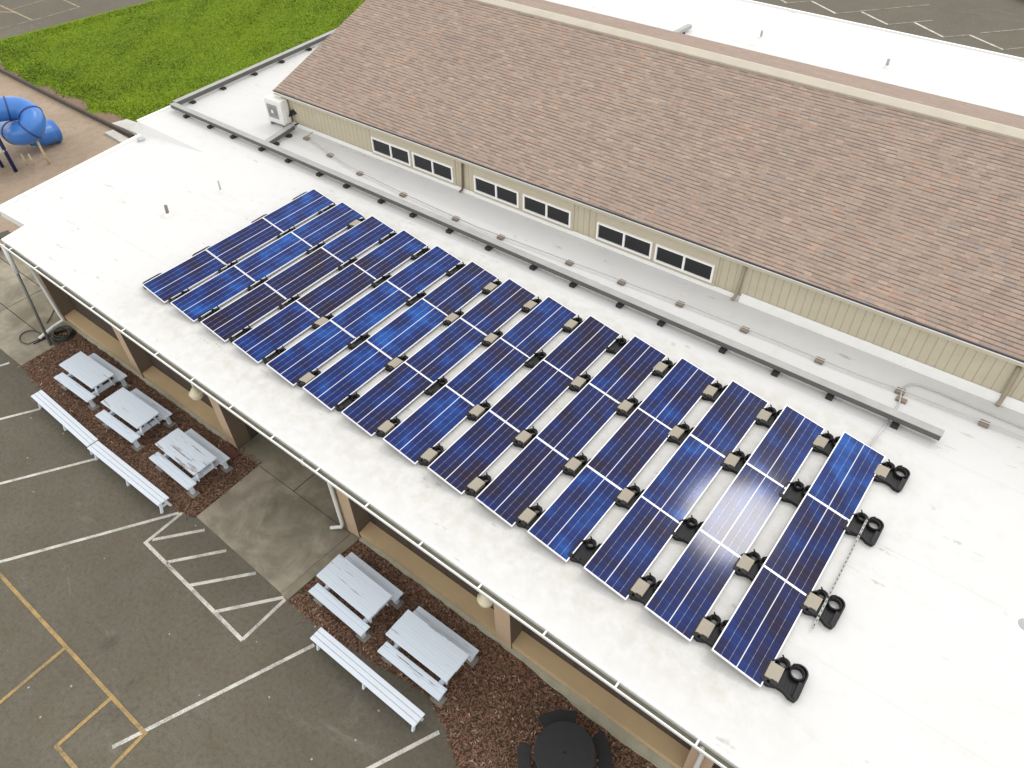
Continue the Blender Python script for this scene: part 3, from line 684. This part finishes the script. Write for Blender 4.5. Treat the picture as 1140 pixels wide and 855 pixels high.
# vent pipes through the roof
def vent(px, py, h, r, lean, mat):
    b = at(px, py, ZR); pipe('vent_pipe', [tuple(b - [0, 0, .03]), (b[0] + lean[0], b[1] + lean[1], ZR + h)], r, mat, n=12); MB().lathe([(r * 2.6, 0), (r * 2.4, .012), (r * 1.2, .05), (r, .06)], 14, (b[0], b[1], ZR)).build('vent_flashing', 'membrane_trim', school)
vent(187, 239, .3, .05, (-.03, .05), 'vent_brown'); vent(246, 213, .36, .028, (-.02, .03), 'vent_grey'); vent(847, 42, .3, .05, (0, 0), 'vent_grey'); vent(987, 74, .3, .06, (0, 0), 'vent_grey')
b = at(161, 153, 3.24); MB().lathe([(.14, 0), (.14, .08), (.1, .1), (.06, .1)], 16, (b[0] + .1, b[1] - .2, b[2])).build('roof_scupper', 'drain_grey', school)
b = at(1142, 696, ZR); MB().lathe([(.3, 0), (.29, .006), (.12, .007)], 20, tuple(b)).build('drain_flashing', 'membrane_trim', school); MB().lathe([(.13, .008), (.12, .03), (.06, .07)], 16, tuple(b)).build('roof_drain', 'drain_grey', school)
b = at(598, -3, ZR); MB().box((b[0] - .3, b[1] - .3, ZR), (b[0] + .3, b[1] + .3, ZR + .5)).build('roof_hatch', 'vent_brown', school, bevel=.03)

# ------------------------------------------------------------------ solar panels
PI_, PW, PL, PDZ = 1.385 * .95, .99 * .95, 2.169 * .95, .18 * .95
ZL = 3.75                                          # height of the raised edge
SLW = math.hypot(PW, PDZ); TILT = math.atan2(PDZ, PW)
pan = thing('solar_panel', '', 'solar panel', (0, 0, ZL), 0, 'solar panels on the white flat roof')
pan.rotation_euler = (0, TILT, 0)
gap = .002; fr = .02; th = .04
m = MB(); y0, y1 = gap, PL - gap
for a, b in (((0, y0, -th), (fr, y1, 0)), ((SLW - fr, y0, -th), (SLW, y1, 0)), ((fr, y0, -th), (SLW - fr, y0 + fr, 0)), ((fr, y1 - fr, -th), (SLW - fr, y1, 0))): m.box(a, b)
fr_o = m.build('frame', 'panel_frame', pan, world=False)
m = MB(); mz = -.005
m.poly([(fr, y0 + fr, mz), (SLW - fr, y0 + fr, mz), (SLW - fr, y1 - fr, mz), (fr, y1 - fr, mz)], 0, [(0, 0), (1, 0), (1, 1), (0, 1)])
m.poly([(fr, y0 + fr, mz - .02), (fr, y1 - fr, mz - .02), (SLW - fr, y1 - fr, mz - .02), (SLW - fr, y0 + fr, mz - .02)], 0, [(0, 0)] * 4)
m.build('glass', 'solar_cells', pan, world=False)
ROWN = ['row nearest the gutter', 'middle row', 'row nearest the cable tray']
def plabel(i, j):
    if (i, j) == (12, 1): return 'blue solar panel lit by the white sky glare in the middle row'
    if i == 13: return 'blue solar panel at the open right end, ' + ROWN[j]
    if i == 0: return 'dark blue solar panel at the playground end, ' + ROWN[j]
    if i < 7: return 'blue solar panel, %s, %s from the playground end' % (ROWN[j], ordinal(i))
    return 'blue solar panel, %s, %s from the open right end' % (ROWN[j], ordinal(13 - i))
for i in range(14):
    for j in range(3):
        lab = plabel(i, j); loc = (i * PI_, j * PL, ZL)
        if i == 0 and j == 0: pan['label'] = lab; pan.location = loc; o = pan
        else: o = dup(pan, loc, lab)
        o.rotation_euler = (R_(random.uniform(-.25, .25)), TILT + R_(random.uniform(-.35, .35)), 0)

# ballast trays: black moulded tray with two rings, a basin and a concrete block
def tray_meshes():
    cu = bpy.data.curves.new('tray', 'CURVE'); cu.dimensions = '2D'; cu.fill_mode = 'BOTH'
    def loop(pts):
        s = cu.splines.new('POLY'); s.points.add(len(pts) - 1); s.use_cyclic_u = True
        for p, q in zip(s.points, pts): p.co = (*q, 0, 1)
    def arc(cx, cy, r, a0, a1, n=10): return [(cx + r * math.cos(R_(a0 + (a1 - a0) * k / n)), cy + r * math.sin(R_(a0 + (a1 - a0) * k / n))) for k in range(n + 1)]
    out = [(-.12, -.26), (.0, -.3), (.14, -.24), (.2, -.24), (.28, -.25), (.37, -.3), (.47, -.3), (.5, -.22), (.5, -.06), (.5, .16)] + arc(.36, .2, .14, 0, 120, 8) + [(.25, .27), (.2, .2)] + arc(.09, .2, .1, 20, 170, 8) + [(-.12, .1)]
    loop(out); loop(arc(.09, .19, .062, 0, 350, 16)); loop(arc(.34, .17, .105, 0, 350, 18))
    cu.extrude = .009
    ob = bpy.data.objects.new('t', cu); COL.objects.link(ob)
    me = bpy.data.meshes.new_from_object(ob.evaluated_get(bpy.context.evaluated_depsgraph_get())); bpy.data.objects.remove(ob)
    m = MB(); n = len(m.v); m.v += [(v.co.x, v.co.y, v.co.z + .02) for v in me.vertices]
    for p in me.polygons: m.face([n + i for i in p.vertices])
    m.box((.42, -.27, .03), (.485, .05, .1)); rim = out + out[:1]
    for a, b in zip(rim[:-1], rim[1:]): m.bar((*a, .06), (*b, .06), .026, .09)
    for c, r, k in (((.09, .19), .072, 16), ((.34, .17), .115, 20)):
        for q in range(k):
            t0, t1 = 2 * math.pi * q / k, 2 * math.pi * (q + 1) / k
            m.bar((c[0] + r * math.cos(t0), c[1] + r * math.sin(t0), .05), (c[0] + r * math.cos(t1), c[1] + r * math.sin(t1), .065), .026, .1)
    for x in (.27, .33, .39, .45): m.bar((x, -.22, .032), (x - .03, .04, .032), .01, .02)
    m.box((.02, -.27, .03), (.13, -.18, .12)); m.box((-.1, -.26, .03), (-.03, -.2, .1)); m.tube([(.02, .26, .05), (.06, .28, .12), (.02, .29, .17)], .016, 6); m.tube([(.2, .2, .05), (.24, .27, .13), (.3, .28, .18)], .016, 6)
    return m
TL = [.42, 2.04, 4.17, 5.78]; TN = ['gutter end', 'second from gutter', 'second from cable tray', 'cable tray end']
tray = thing('ballast_tray', '', 'ballast tray', (0, 0, ZR), 0, 'black ballast trays under the solar panels')
tray_meshes().build('tray', 'tray_plastic', tray, world=False)
blk = MB().box((-.1, -.19, .03), (.14, .12, .11)).build('block', 'ballast_block', tray, world=False, bevel=.006)
first = True
for i in range(-1, 14):
    for j in range(4):
        if i == 13: lab = 'black ballast tray sticking out past the last panels, ' + TN[j]
        elif i == -1: lab = 'black ballast tray showing past the playground end panels, ' + TN[j]
        elif i < 7: lab = 'black ballast tray in the %s gap from playground, %s' % (ordinal(i), TN[j])
        else: lab = 'black ballast tray in the %s gap from the right end, %s' % (ordinal(12 - i), TN[j])
        loc = (i * PI_ + PW + .06 + random.uniform(-.012, .012), TL[j] + random.uniform(-.02, .02), ZR + .003)
        if i == -1: loc = (.21, TL[j] + .0, ZR + .003)
        if first: tray['label'] = lab; tray.location = loc; tray.rotation_euler = (0, 0, math.pi); first = False
        else:
            r = dup(tray, loc, lab); r.rotation_euler = (0, 0, R_(random.uniform(-2.5, 2.5)) + (math.pi if i == -1 else 0))
            if i in (0, 1, 2, 3, 4) and (i + j) % 4 or (i * 7 + j * 3) % 5 == 0 and i != 13 or (i, j) == (13, 2):                       # a few trays stand empty
                for ch in list(r.children):
                    if ch.name.startswith('block'): bpy.data.objects.remove(ch)
s = thing('strut_channel', 'slotted grey metal strut lying through two end trays', 'metal strut', (18.4, 2.6, ZR))
p, q = at(967, 575, 3.57), at(905, 699, 3.57)
MB().bar(p, q, .042, .03).build('channel', 'galvanised_lid', s)
sl_ = MB(); n = 26
for k in range(n):
    a = p + (q - p) * (k + .25) / n; b = p + (q - p) * (k + .7) / n; sl_.bar(a + [0, 0, .0165], b + [0, 0, .0165], .014, .002)
sl_.build('slots', 'rubber_block', s)

# ------------------------------------------------------------------ cable tray, conduits, air conditioner
A = at(1049, 484, 3.72); B = at(192, 116, 3.72); Cc = at(362, 40, 3.72); B[2] = A[2] = 3.68; Cc[2] = 3.68
tr = thing('cable_tray', 'long grey metal cable tray on black blocks running along the white roof', 'cable tray', tuple(A - [0, 0, .2]))
ALL = []
def trough(name, p, q, n_sup, off=.0):
    p, q = Vector(p), Vector(q); m = MB(); m.bar(p, q, .2, .15); o = m.build(name, 'galvanised_shaded', tr, bevel=.006)
    d = (q - p).normalized(); L = MB().bar(p + Vector((0, 0, .079)) - d * .01, q + Vector((0, 0, .079)) + d * .01, .215, .012); L.build('lid', 'galvanised_lid', o)
    for k in range(n_sup):
        c = p.lerp(q, (k + .5 + off + random.uniform(-.12, .12)) / n_sup); s = d.cross(Vector((0, 0, 1)))
        MB().bar(Vector((c.x, c.y, ZR + .045)) - s * .19, Vector((c.x, c.y, ZR + .045)) + s * .19, .16, .085).build('support_block', 'rubber_block', tr, bevel=.01)
    st = Vector((p.x, p.y, ZR + .105)); en = Vector((q.x, q.y, ZR + .105))
    MB().bar(st + d.cross(Vector((0, 0, 1))) * .06, en + d.cross(Vector((0, 0, 1))) * .06, .02, .03).build('rail', 'steel_pipe', tr)
trough('main_run', A, B, 19); trough('side_run', B + np.array([.0, .12, .02]), Cc + (Cc - B) * .5, 8)
D0 = at(292, 162, 3.68); D1 = at(326, 141, 3.68)
D0 = np.array([D0[0], A[1] + (B[1] - A[1]) * (D0[0] - A[0]) / (B[0] - A[0]) + .11, 3.67]); trough('branch_run', D0, D1, 2)
t2 = thing('cable_tray', 'short end of grey cable tray on the far white roof behind the ridge', 'cable tray', tuple(at(748, 40, ZR)))
p, q = at(768, 29, 3.65), at(735, 46, 3.65); MB().bar(p, q + (q - p) * .6, .22, .15).build('run', 'galvanised_lid', t2, bevel=.006)
c = p + (q - p) * .3; MB().box((c[0] - .15, c[1] - .12, ZR), (c[0] + .15, c[1] + .12, ZR + .1)).build('support_block', 'rubber_block', t2)

BL = [(340.9, 152.5), (367.2, 171.2), (400.5, 191.4), (448.8, 215.1), (507.4, 241.8), (557.7, 262.5), (634.2, 290.9), (692.3, 312.5), (757.5, 336.7), (829.5, 365.4), (913, 399.8), (1003, 433.9), (1096.8, 470)]
pts = [at(x, y, ZR + .09) for x, y in BL]
cn = thing('conduit', 'long thin grey pipe on small brown blocks beside the hall wall', 'pipe', tuple(pts[0] - [0, 0, .09]))
end = pts[-1] + (pts[-1] - pts[-2]) * 1.5
start = np.array([pts[0][0] - .05, pts[0][1] + .35, ZR + .12])
path = [start, pts[0]]
for a, b in zip(pts, pts[1:] + [end]): path += [a + (b - a) * .5 + [0, random.uniform(-.03, .03), -.012], b]
MB().tube([tuple(p) for p in path], .016, 6).build('pipe', 'steel_pipe', cn, smooth=True)
for p in pts: MB().box((p[0] - .1, p[1] - .085, ZR + .001), (p[0] + .1, p[1] + .085, ZR + .075)).build('support_block', 'brick_block', cn, bevel=.008)
c2 = thing('conduit', 'thin grey bent pipe passing under the right end of the cable tray', 'pipe', tuple(at(1003, 447, ZR)))
w1 = wx(1140, 486)[0]
z = ZR + .06
pp = [at(963, 503, z), at(984, 476, z), at(1001, 449, z), at(1003.5, 437, z), at(1007, 430, z), at(1014, 427.3, z), at(1023, 428, z), at(1045, 436, z), at(1090, 455, z), at(1150, 480, z), at(1200, 500, z)]
MB().tube([tuple(p) for p in pp], .02, 8).build('pipe', 'steel_pipe', c2, smooth=True)
p = at(1003, 446, ZR); MB().box((p[0] - .12, p[1] - .07, ZR + .001), (p[0] + .12, p[1] + .07, ZR + .05)).build('support_block', 'brick_block', c2, bevel=.008)

p0, p1 = at(299.5, 134, 3.6), at(317.5, 140, 3.6)
ax = (p1 - p0); aw = np.linalg.norm(ax[:2]); az = math.atan2(ax[1], ax[0])
ac = thing('air_conditioner', 'white outdoor air conditioner unit at the corner of the shingled hall', 'air conditioner', (p0[0], p0[1], ZR), az)
hh = .86
MB().box((0, 0, .1), (aw, .36, .1 + hh)).build('case', 'ac_white', ac, world=False, bevel=.025)
MB().box((.0, .02, .1 + hh + .001), (aw, .34, .1 + hh + .02)).build('top_lid', 'ac_white', ac, world=False, bevel=.008)
gr = MB(); cx, cz, r = aw * .42, .1 + hh * .52, aw * .3
gr.box((cx - r, -.015, cz - r), (cx + r, -.002, cz + r)); 
for k in range(1, 5):
    n_ = 20
    for q_ in range(n_):
        t0, t1 = 2 * math.pi * q_ / n_, 2 * math.pi * (q_ + 1) / n_; rr = r * k / 5
        gr.bar((cx + rr * math.cos(t0), -.02, cz + rr * math.sin(t0)), (cx + rr * math.cos(t1), -.02, cz + rr * math.sin(t1)), .012, .012)
go = gr.build('fan_grille', 'ac_grille', ac, world=False)
MB().box((cx - .06, -.035, cz - .06), (cx + .06, -.021, cz + .06)).build('fan_hub', 'ac_white', go, world=False, bevel=.01)
MB().box((aw + .001, .06, .16), (aw + .05, .3, .1 + hh * .62)).build('side_cover', 'ac_white', ac, world=False, bevel=.012)
for x in (.08, aw - .14): MB().box((x, -.02, 0), (x + .06, .38, .099)).build('foot', 'ac_grille', ac, world=False)
for k in range(7):
    o = k * .028; pts_ = [(aw + .06, .3 - o * .5, .55 - o), (aw + .18 + o, .42, .62 - o * .6), (aw + .28 + o * .7, .52, .4), (aw + .26 + o * .4, .46, .12), (aw + .12, .3 - o, .05)]
    MB().tube(pts_, .016, 6).build('cable', 'cable_black', ac, world=False, smooth=True)

# ------------------------------------------------------------------ lamps under the eave
def lamp(px, py, label):
    p = aty(px, py, -1.05); l = thing('eave_lamp', label, 'lamp', (p[0], p[1], p[2]), 0, 'cream lamps under the front eave')
    MB().lathe([(.03, -.22), (.1, -.2), (.15, -.13), (.16, -.07), (.14, -.03)], 20).build('globe', 'lamp_cream', l, world=False, smooth=True)
    MB().lathe([(.18, -.028), (.185, .0), (.14, .02), (.13, .06), (.09, .08), (.08, .14), (.04, .15)], 20).build('shade', 'lamp_cream', l, world=False, smooth=True)
    MB().tube([(0, 0, .15), (0, 0, 3.16 - p[2])], .022, 8).build('stem', 'lamp_cream', l, world=False)
lamp(218, 437, 'cream round lamp under the eave, behind the three picnic tables'); lamp(541, 666, 'cream round lamp under the eave, left of a brown column')

# ------------------------------------------------------------------ picnic tables, benches, round table
def picnic(label, loc, rz, mat='table_paint', L=1.78, Wd=.73):
    t_ = thing('picnic_table', label, 'picnic table', loc, rz, 'grey-white picnic tables on the mulch beds'); k = dict(world=False, bevel=.003)
    top = MB(); nb = 5; bw = Wd / nb
    for q in range(nb): top.box((-L / 2 + random.uniform(0, .012), -Wd / 2 + q * bw + .0006, .715), (L / 2 - random.uniform(0, .012), -Wd / 2 + (q + 1) * bw - .0006, .755 + random.uniform(-.002, .002)))
    top.build('table_top', mat, t_, **k)
    for s in (-1, 1):
        y = s * (Wd / 2 + .165)
        MB().box((-L / 2, y - .143, .415), (L / 2, y - .002, .455)).box((-L / 2 + .008, y + .002, .415), (L / 2 - .005, y + .143, .454)).build('seat', mat, t_, **k)
        x = s * .66
        MB().box((x - .045, -Wd / 2 - .27, .30), (x + .045, Wd / 2 + .27, .41)).build('cross_beam', mat, t_, **k)
        MB().box((x - .04, -Wd / 2 + .04, .645), (x + .04, Wd / 2 - .04, .712)).build('top_beam', mat, t_, **k)
        for s2 in (-1, 1):
            MB().bar((x + .07 * s, s2 * (Wd / 2 + .17), .02), (x + .07 * s, s2 * (Wd / 2 + .17), .41), .1, .1).build('leg', mat, t_, **k)
            MB().bar((x + .066 * s, s2 * .27, .3), (x + .066 * s, s2 * .2, .7), .04, .09, up=(1, 0, 0)).build('post', mat, t_, **k)
            MB().box((x + .07 * s - .15, s2 * (Wd / 2 + .17) - .1 - .03 * random.random(), .0), (x + .07 * s + .15, s2 * (Wd / 2 + .17) + .11, .055)).build('foot_paver', 'paver_concrete', t_, **k)
    MB().bar((-.6, 0, .34), (.6, 0, .34), .09, .04).build('stretcher', mat, t_, **k)
    return t_
def center(px):
    P = np.array([at(x, y, .75) for x, y in px]); c = P.mean(0); d = (P[2] + P[3] - P[1] - P[0]) / 2
    return (c[0], c[1], .012), math.atan2(d[1], d[0])
TT = [([(65.1, 405.9), (90.3, 391.4), (126.5, 417.3), (103.5, 432.6)], 'grey-white picnic table nearest the coiled hose and the bare concrete slab', 'table_paint'),
      ([(112.2, 448), (137.5, 431.5), (176.9, 460), (152.8, 476.5)], 'grey-white picnic table in the middle of the three in one mulch bed', 'table_paint'),
      ([(171.4, 493.4), (197.8, 476.5), (241.6, 511.6), (217.5, 529.1)], 'picnic table with brown peeling streaks on its top beside the red brick', 'peeling_table_paint'),
      ([(352.2, 640.9), (378, 616.8), (436.5, 663.2), (410.7, 690.1)], 'grey-white picnic table beside the concrete kerb in the lower mulch bed', 'table_paint'),
      ([(429.4, 706.5), (455.2, 679.1), (523.7, 728.7), (495, 760.3)], 'grey-white picnic table closest to the round black table', 'table_paint')]
for px, lab, mt in TT:
    c, a = center(px); picnic(lab, c, a, mt)
def bench(label, px):
    P = np.array([at(x, y, .45) for x, y in px]); c = P.mean(0); d = (P[2] + P[3] - P[1] - P[0]) / 2; L = np.linalg.norm(d)
    b = thing('long_bench', label, 'bench', (c[0], c[1], 0), math.atan2(d[1], d[0]), 'long white plank benches at the asphalt edge')
    for k in range(3): MB().box((-L / 2, -.168 + k * .114, .41), (L / 2, -.168 + k * .114 + .105, .45)).build('plank', 'bench_paint', b, world=False, bevel=.006)
    for x in (-L / 2 + .12, 0, L / 2 - .12):
        m = MB(); m.bar((x, -.14, .0), (x, -.05, .37), .07, .05, up=(1, 0, 0)); m.bar((x, .14, .0), (x, .05, .37), .07, .05, up=(1, 0, 0)); m.box((x - .04, -.16, .371), (x + .04, .16, .409)); m.box((x - .03, -.09, .17), (x + .03, .09, .21))
        m.build('leg', 'bench_paint', b, world=False, bevel=.004)
bench('long white plank bench with its end level with the first picnic table', [(34.9, 440.5), (45.4, 433.9), (108.9, 488.6), (96.9, 497.3)])
bench('long white plank bench ending beside the hatched parking marking', [(95.8, 498.4), (110, 490.7), (186.8, 554.3), (177, 562)])
bench('long white plank bench alone by the lower mulch bed', [(344.8, 710.3), (357.4, 697.7), (473.6, 795.8), (460.7, 808.1)])

rt = thing('round_table', 'round black picnic table with curved seats on the mulch', 'picnic table', (15.57, -2.01, .012), 0)
MB().lathe([(.57, .69), (.6, .7), (.605, .73), (.59, .742), (.03, .743), (.022, .72)], 40).build('table_top', 'black_plastic', rt, world=False)
for k, a in enumerate((45, 135, 225, 315)):
    m = MB(); N = 12; P_ = []
    aa = [R_(a - 27 + 54 * q / N) for q in range(N + 1)]
    poly = [(.93 * math.cos(x), .93 * math.sin(x)) for x in aa] + [(.67 * math.cos(x), .67 * math.sin(x)) for x in reversed(aa)]
    m.prism(poly, .4, .445); so_ = m.build('seat', 'black_plastic', rt, world=False, bevel=.012)
    ca, sa = math.cos(R_(a)), math.sin(R_(a))
    MB().tube([(.3 * ca, .3 * sa, .69), (.34 * ca, .34 * sa, .2), (.42 * ca, .42 * sa, .06), (.74 * ca, .74 * sa, .06), (.8 * ca, .8 * sa, .14), (.8 * ca, .8 * sa, .4)], .026, 8).build('leg', 'grey_frame', rt, world=False, smooth=True)
br = MB().box((-.24, -.1, 0), (.24, .1, .08)); b_ = at(265, 505, .05)
b_ = at(259, 504.5, .03)
ob = MB().box((-.2, -.11, 0), (.2, .11, .07)).build('brick', 'red_brick', None, bevel=.01); ob.location = (b_[0], b_[1], .015); ob.rotation_euler = (0, 0, R_(-8)); tag(ob, 'dark red brick lying on the mulch by the column', 'brick')

# hose coil
hc = at(71, 374, .04); ho = thing('garden_hose', 'black garden hose coiled on the ground below the downspout', 'hose', (hc[0], hc[1], .03))
pts = []
for k in range(170):
    t_ = k / 170 * 2 * math.pi * 6; r = .3 + .11 * math.sin(k * .37) * .4 + .05 * math.sin(k * .11); pts.append((r * math.cos(t_), r * .9 * math.sin(t_), .03 + .024 * (k // 28) + .012 * math.sin(k)))
MB().tube(pts, .02, 6).build('coil', 'hose_rubber', ho, world=False, smooth=True)
la = at(34, 376, .04) - np.array([hc[0], hc[1], 0]); la[2] = .02; tl = [(-.28, -.1, .04)]
for k in range(15):
    t_ = R_(-20 + k * 24); tl.append((la[0] + .42 * math.cos(t_) + .0, la[1] + .3 * math.sin(t_), .025 + (.02 if k > 11 else 0)))
tl.append((-.3, .1, .05)); MB().tube(tl, .017, 6).build('loose_loop', 'hose_rubber', ho, world=False, smooth=True)
hu = [tuple(at(x, y, z) - np.array([hc[0], hc[1], .03])) for x, y, z in ((52, 360, .06), (57, 352, .05), (61, 343, .05))]
MB().tube(hu, .014, 6).build('loose_end', 'hose_rubber', ho, world=False, smooth=True)

# ------------------------------------------------------------------ playground
def spline(P, n=10):
    P = [np.array(p, float) for p in P]; P = [2 * P[0] - P[1]] + P + [2 * P[-1] - P[-2]]; out = []
    for i in range(1, len(P) - 2):
        for k in range(n):
            t_ = k / n; a, b, c, d = P[i - 1:i + 3]; out.append(.5 * ((2 * b) + (c - a) * t_ + (2 * a - 5 * b + 4 * c - d) * t_ ** 2 + (3 * b - a - 3 * c + d) * t_ ** 3))
    out.append(P[-2]); return out
sd = thing('tube_slide', 'blue spiral tube slide on the playground chips', 'slide', tuple(at(40, 170, 0)))
K = [at(-45, 132, 2.6), at(-15, 124, 2.55), at(8, 121, 2.45), at(24, 122, 2.3), at(36, 131, 2.05), at(34, 144, 1.75), at(22, 149, 1.5)]
CP = [tuple(p) for p in K]
last = np.array(K[-1]); CP += [tuple(at(12, 145, 1.25)), tuple(at(14, 138, 1.05)), tuple(at(26, 143, .85)), tuple(at(38, 150, .68)), tuple(at(47, 150, .55)), tuple(at(55, 147.5, .5))]
sp_ = spline(CP, 9); TR = .48
MB().tube([tuple(p) for p in sp_], TR, 22, caps=False).build('tube', 'slide_blue', sd, smooth=True)
for k in (18, 34, 45, 58, 74, 90):
    p = sp_[min(k, len(sp_) - 1)]; d = sp_[min(k + 1, len(sp_) - 1)] - sp_[k - 1]; d = d / np.linalg.norm(d) * .03
    MB().tube([tuple(p - d), tuple(p + d)], TR + .025, 22).build('seam_ring', 'slide_seam', sd)
p = sp_[-1]; d = (sp_[-1] - sp_[-4]); d /= np.linalg.norm(d)
MB().tube([tuple(p), tuple(p + d * .12), tuple(p + d * .22)], [TR, TR + .03, TR + .06], 22, caps=False).build('exit_lip', 'slide_blue', sd, smooth=True)
for a, b, r in (((55, 183), (38, 151), .05), ((38, 184), (33, 166), .035), ((30, 184), (25, 168), .035)):
    g0 = at(*a, 0); z = 1.35 if r > .04 else .55; MB().tube([tuple(g0), (g0[0] - (.12 if r > .04 else 0), g0[1], z)], r, 10).build('support_post', 'post_cream', sd, smooth=True)
dk = thing('play_platform', 'cream play platform with a dark blue post below the slide', 'play platform', tuple(at(8, 190, 0)))
g0 = at(18, 191, 0); MB().tube([tuple(g0), (g0[0], g0[1], 2.7)], .08, 12).build('post', 'post_blue', dk, smooth=True)
g1 = at(3, 186, 0); MB().tube([tuple(g1), (g1[0], g1[1], .95)], .07, 12).build('post', 'post_blue', dk, smooth=True)
gp = at(4, 168, 1.0); MB().box((gp[0] - 1.4, gp[1] - .9, .95), (gp[0] + .05, gp[1] + .15, 1.05)).build('deck', 'deck_cream', dk, bevel=.02)
MB().tube([tuple(g1 + [-1.2, .0, 0]), tuple(g1 + [-1.2, 0, 2.7])], .08, 12).build('post', 'post_blue', dk, smooth=True)
te = MB(); q = [(-62, 8.45), (-28.6, 8.2), (-22, 8.12), (-15.6, 8.1)]
for a, b in zip(q[:-1], q[1:]): te.box((0, -.06, -.05), (math.dist(a, b), .06, .22), 0, Matrix.Translation((*a, 0)) @ Matrix.Rotation(math.atan2(b[1] - a[1], b[0] - a[0]), 4, 'Z'))
tag(te.build('timber_edging', 'timber_dark', bevel=.01), 'dark timber board edging between the lawn and the playground', 'edging')
rs = at(150, 150, 0)
ob = MB().prism([(-17.9, 8.3), (-15.3, 8.12), (-15.1, 8.9), (-17.7, 9.0)], 0, [.05, .4, .4, .05]).build('concrete_ramp', 'white_concrete', bevel=.01); tag(ob, 'grey concrete ramp beside the roof corner at the lawn', 'ramp')
ob = MB().prism([(-17.2, 7.55), (-15.2, 7.45), (-15.2, 7.85), (-17.1, 7.95)], 0, .1).build('concrete_step', 'white_concrete', bevel=.01); tag(ob, 'low white concrete step on the playground chips', 'step')
bn = thing('park_bench', 'dark olive bench by the roof corner on the bare ground', 'bench', tuple(at(4, 263, 0)))
b0, b1 = at(11, 259, .5), at(-14, 268, .5); dv = (b1 - b0)
m = MB(); m.bar(b0, b1, .4, .06); m.build('seat', 'bench_olive', bn, bevel=.02)
for f_ in (.12, .88): c = b0 + dv * f_; MB().box((c[0] - .05, c[1] - .15, 0), (c[0] + .05, c[1] + .15, .47)).build('leg', 'bench_olive', bn)

# ------------------------------------------------------------------ parked car at the far edge
cb = at(1138, 1, 0); car = thing('parked_car', 'black car at the edge of the far parking lot', 'car', (cb[0] + 1.2, cb[1] + 2.0, 0), R_(62))
prof = [(-2.2, .35), (-2.25, .7), (-2.1, .92), (-1.5, .98), (1.0, .95), (1.9, .82), (2.2, .65), (2.22, .35)]
def loft(prof, yw, inset=0): 
    m = MB(); n = len(prof); k = 0
    m.v += [(x, -yw + inset * (z > .9), z) for x, z in prof] + [(x, yw - inset * (z > .9), z) for x, z in prof]
    m.face(range(n)); m.face(range(2 * n - 1, n - 1, -1))
    for i in range(n): j = (i + 1) % n; m.face((i, n + i, n + j, j))
    return m
loft(prof, .88, .05).build('body', 'car_black', car, world=False, bevel=.06, smooth=False)
cab = MB(); P_ = [(-1.75, .97, .78), (-1.3, 1.42, .62), (.1, 1.45, .62), (.95, .95, .78)]; n = 4
cab.v += [(x, -y, z) for x, z, y in P_] + [(x, y, z) for x, z, y in P_]
cab.face(range(4)); cab.face((7, 6, 5, 4)); [cab.face((i, 4 + i, 4 + (i + 1) % 4, (i + 1) % 4)) for i in range(4)]
cab.build('cabin_glass', 'car_glass', car, world=False, bevel=.04); MB().box((-1.28, -.61, 1.44), (.08, .61, 1.475)).build('roof', 'car_black', car, world=False, bevel=.02)
for x in (-1.4, 1.35):
    for s in (-1, 1):
        wo = MB().tube([(x, s * .7, .33), (x, s * .9, .33)], .33, 20).build('wheel', 'car_rubber', car, world=False); MB().tube([(x, s * .895, .33), (x, s * .912, .33)], .2, 16).build('rim', 'car_rim', wo, world=False)
for s in (-1, 1): MB().box((2.16, s * .62 - .2, .62), (2.24, s * .62 + .2, .74)).build('headlight', 'car_rim', car, world=False, bevel=.02)
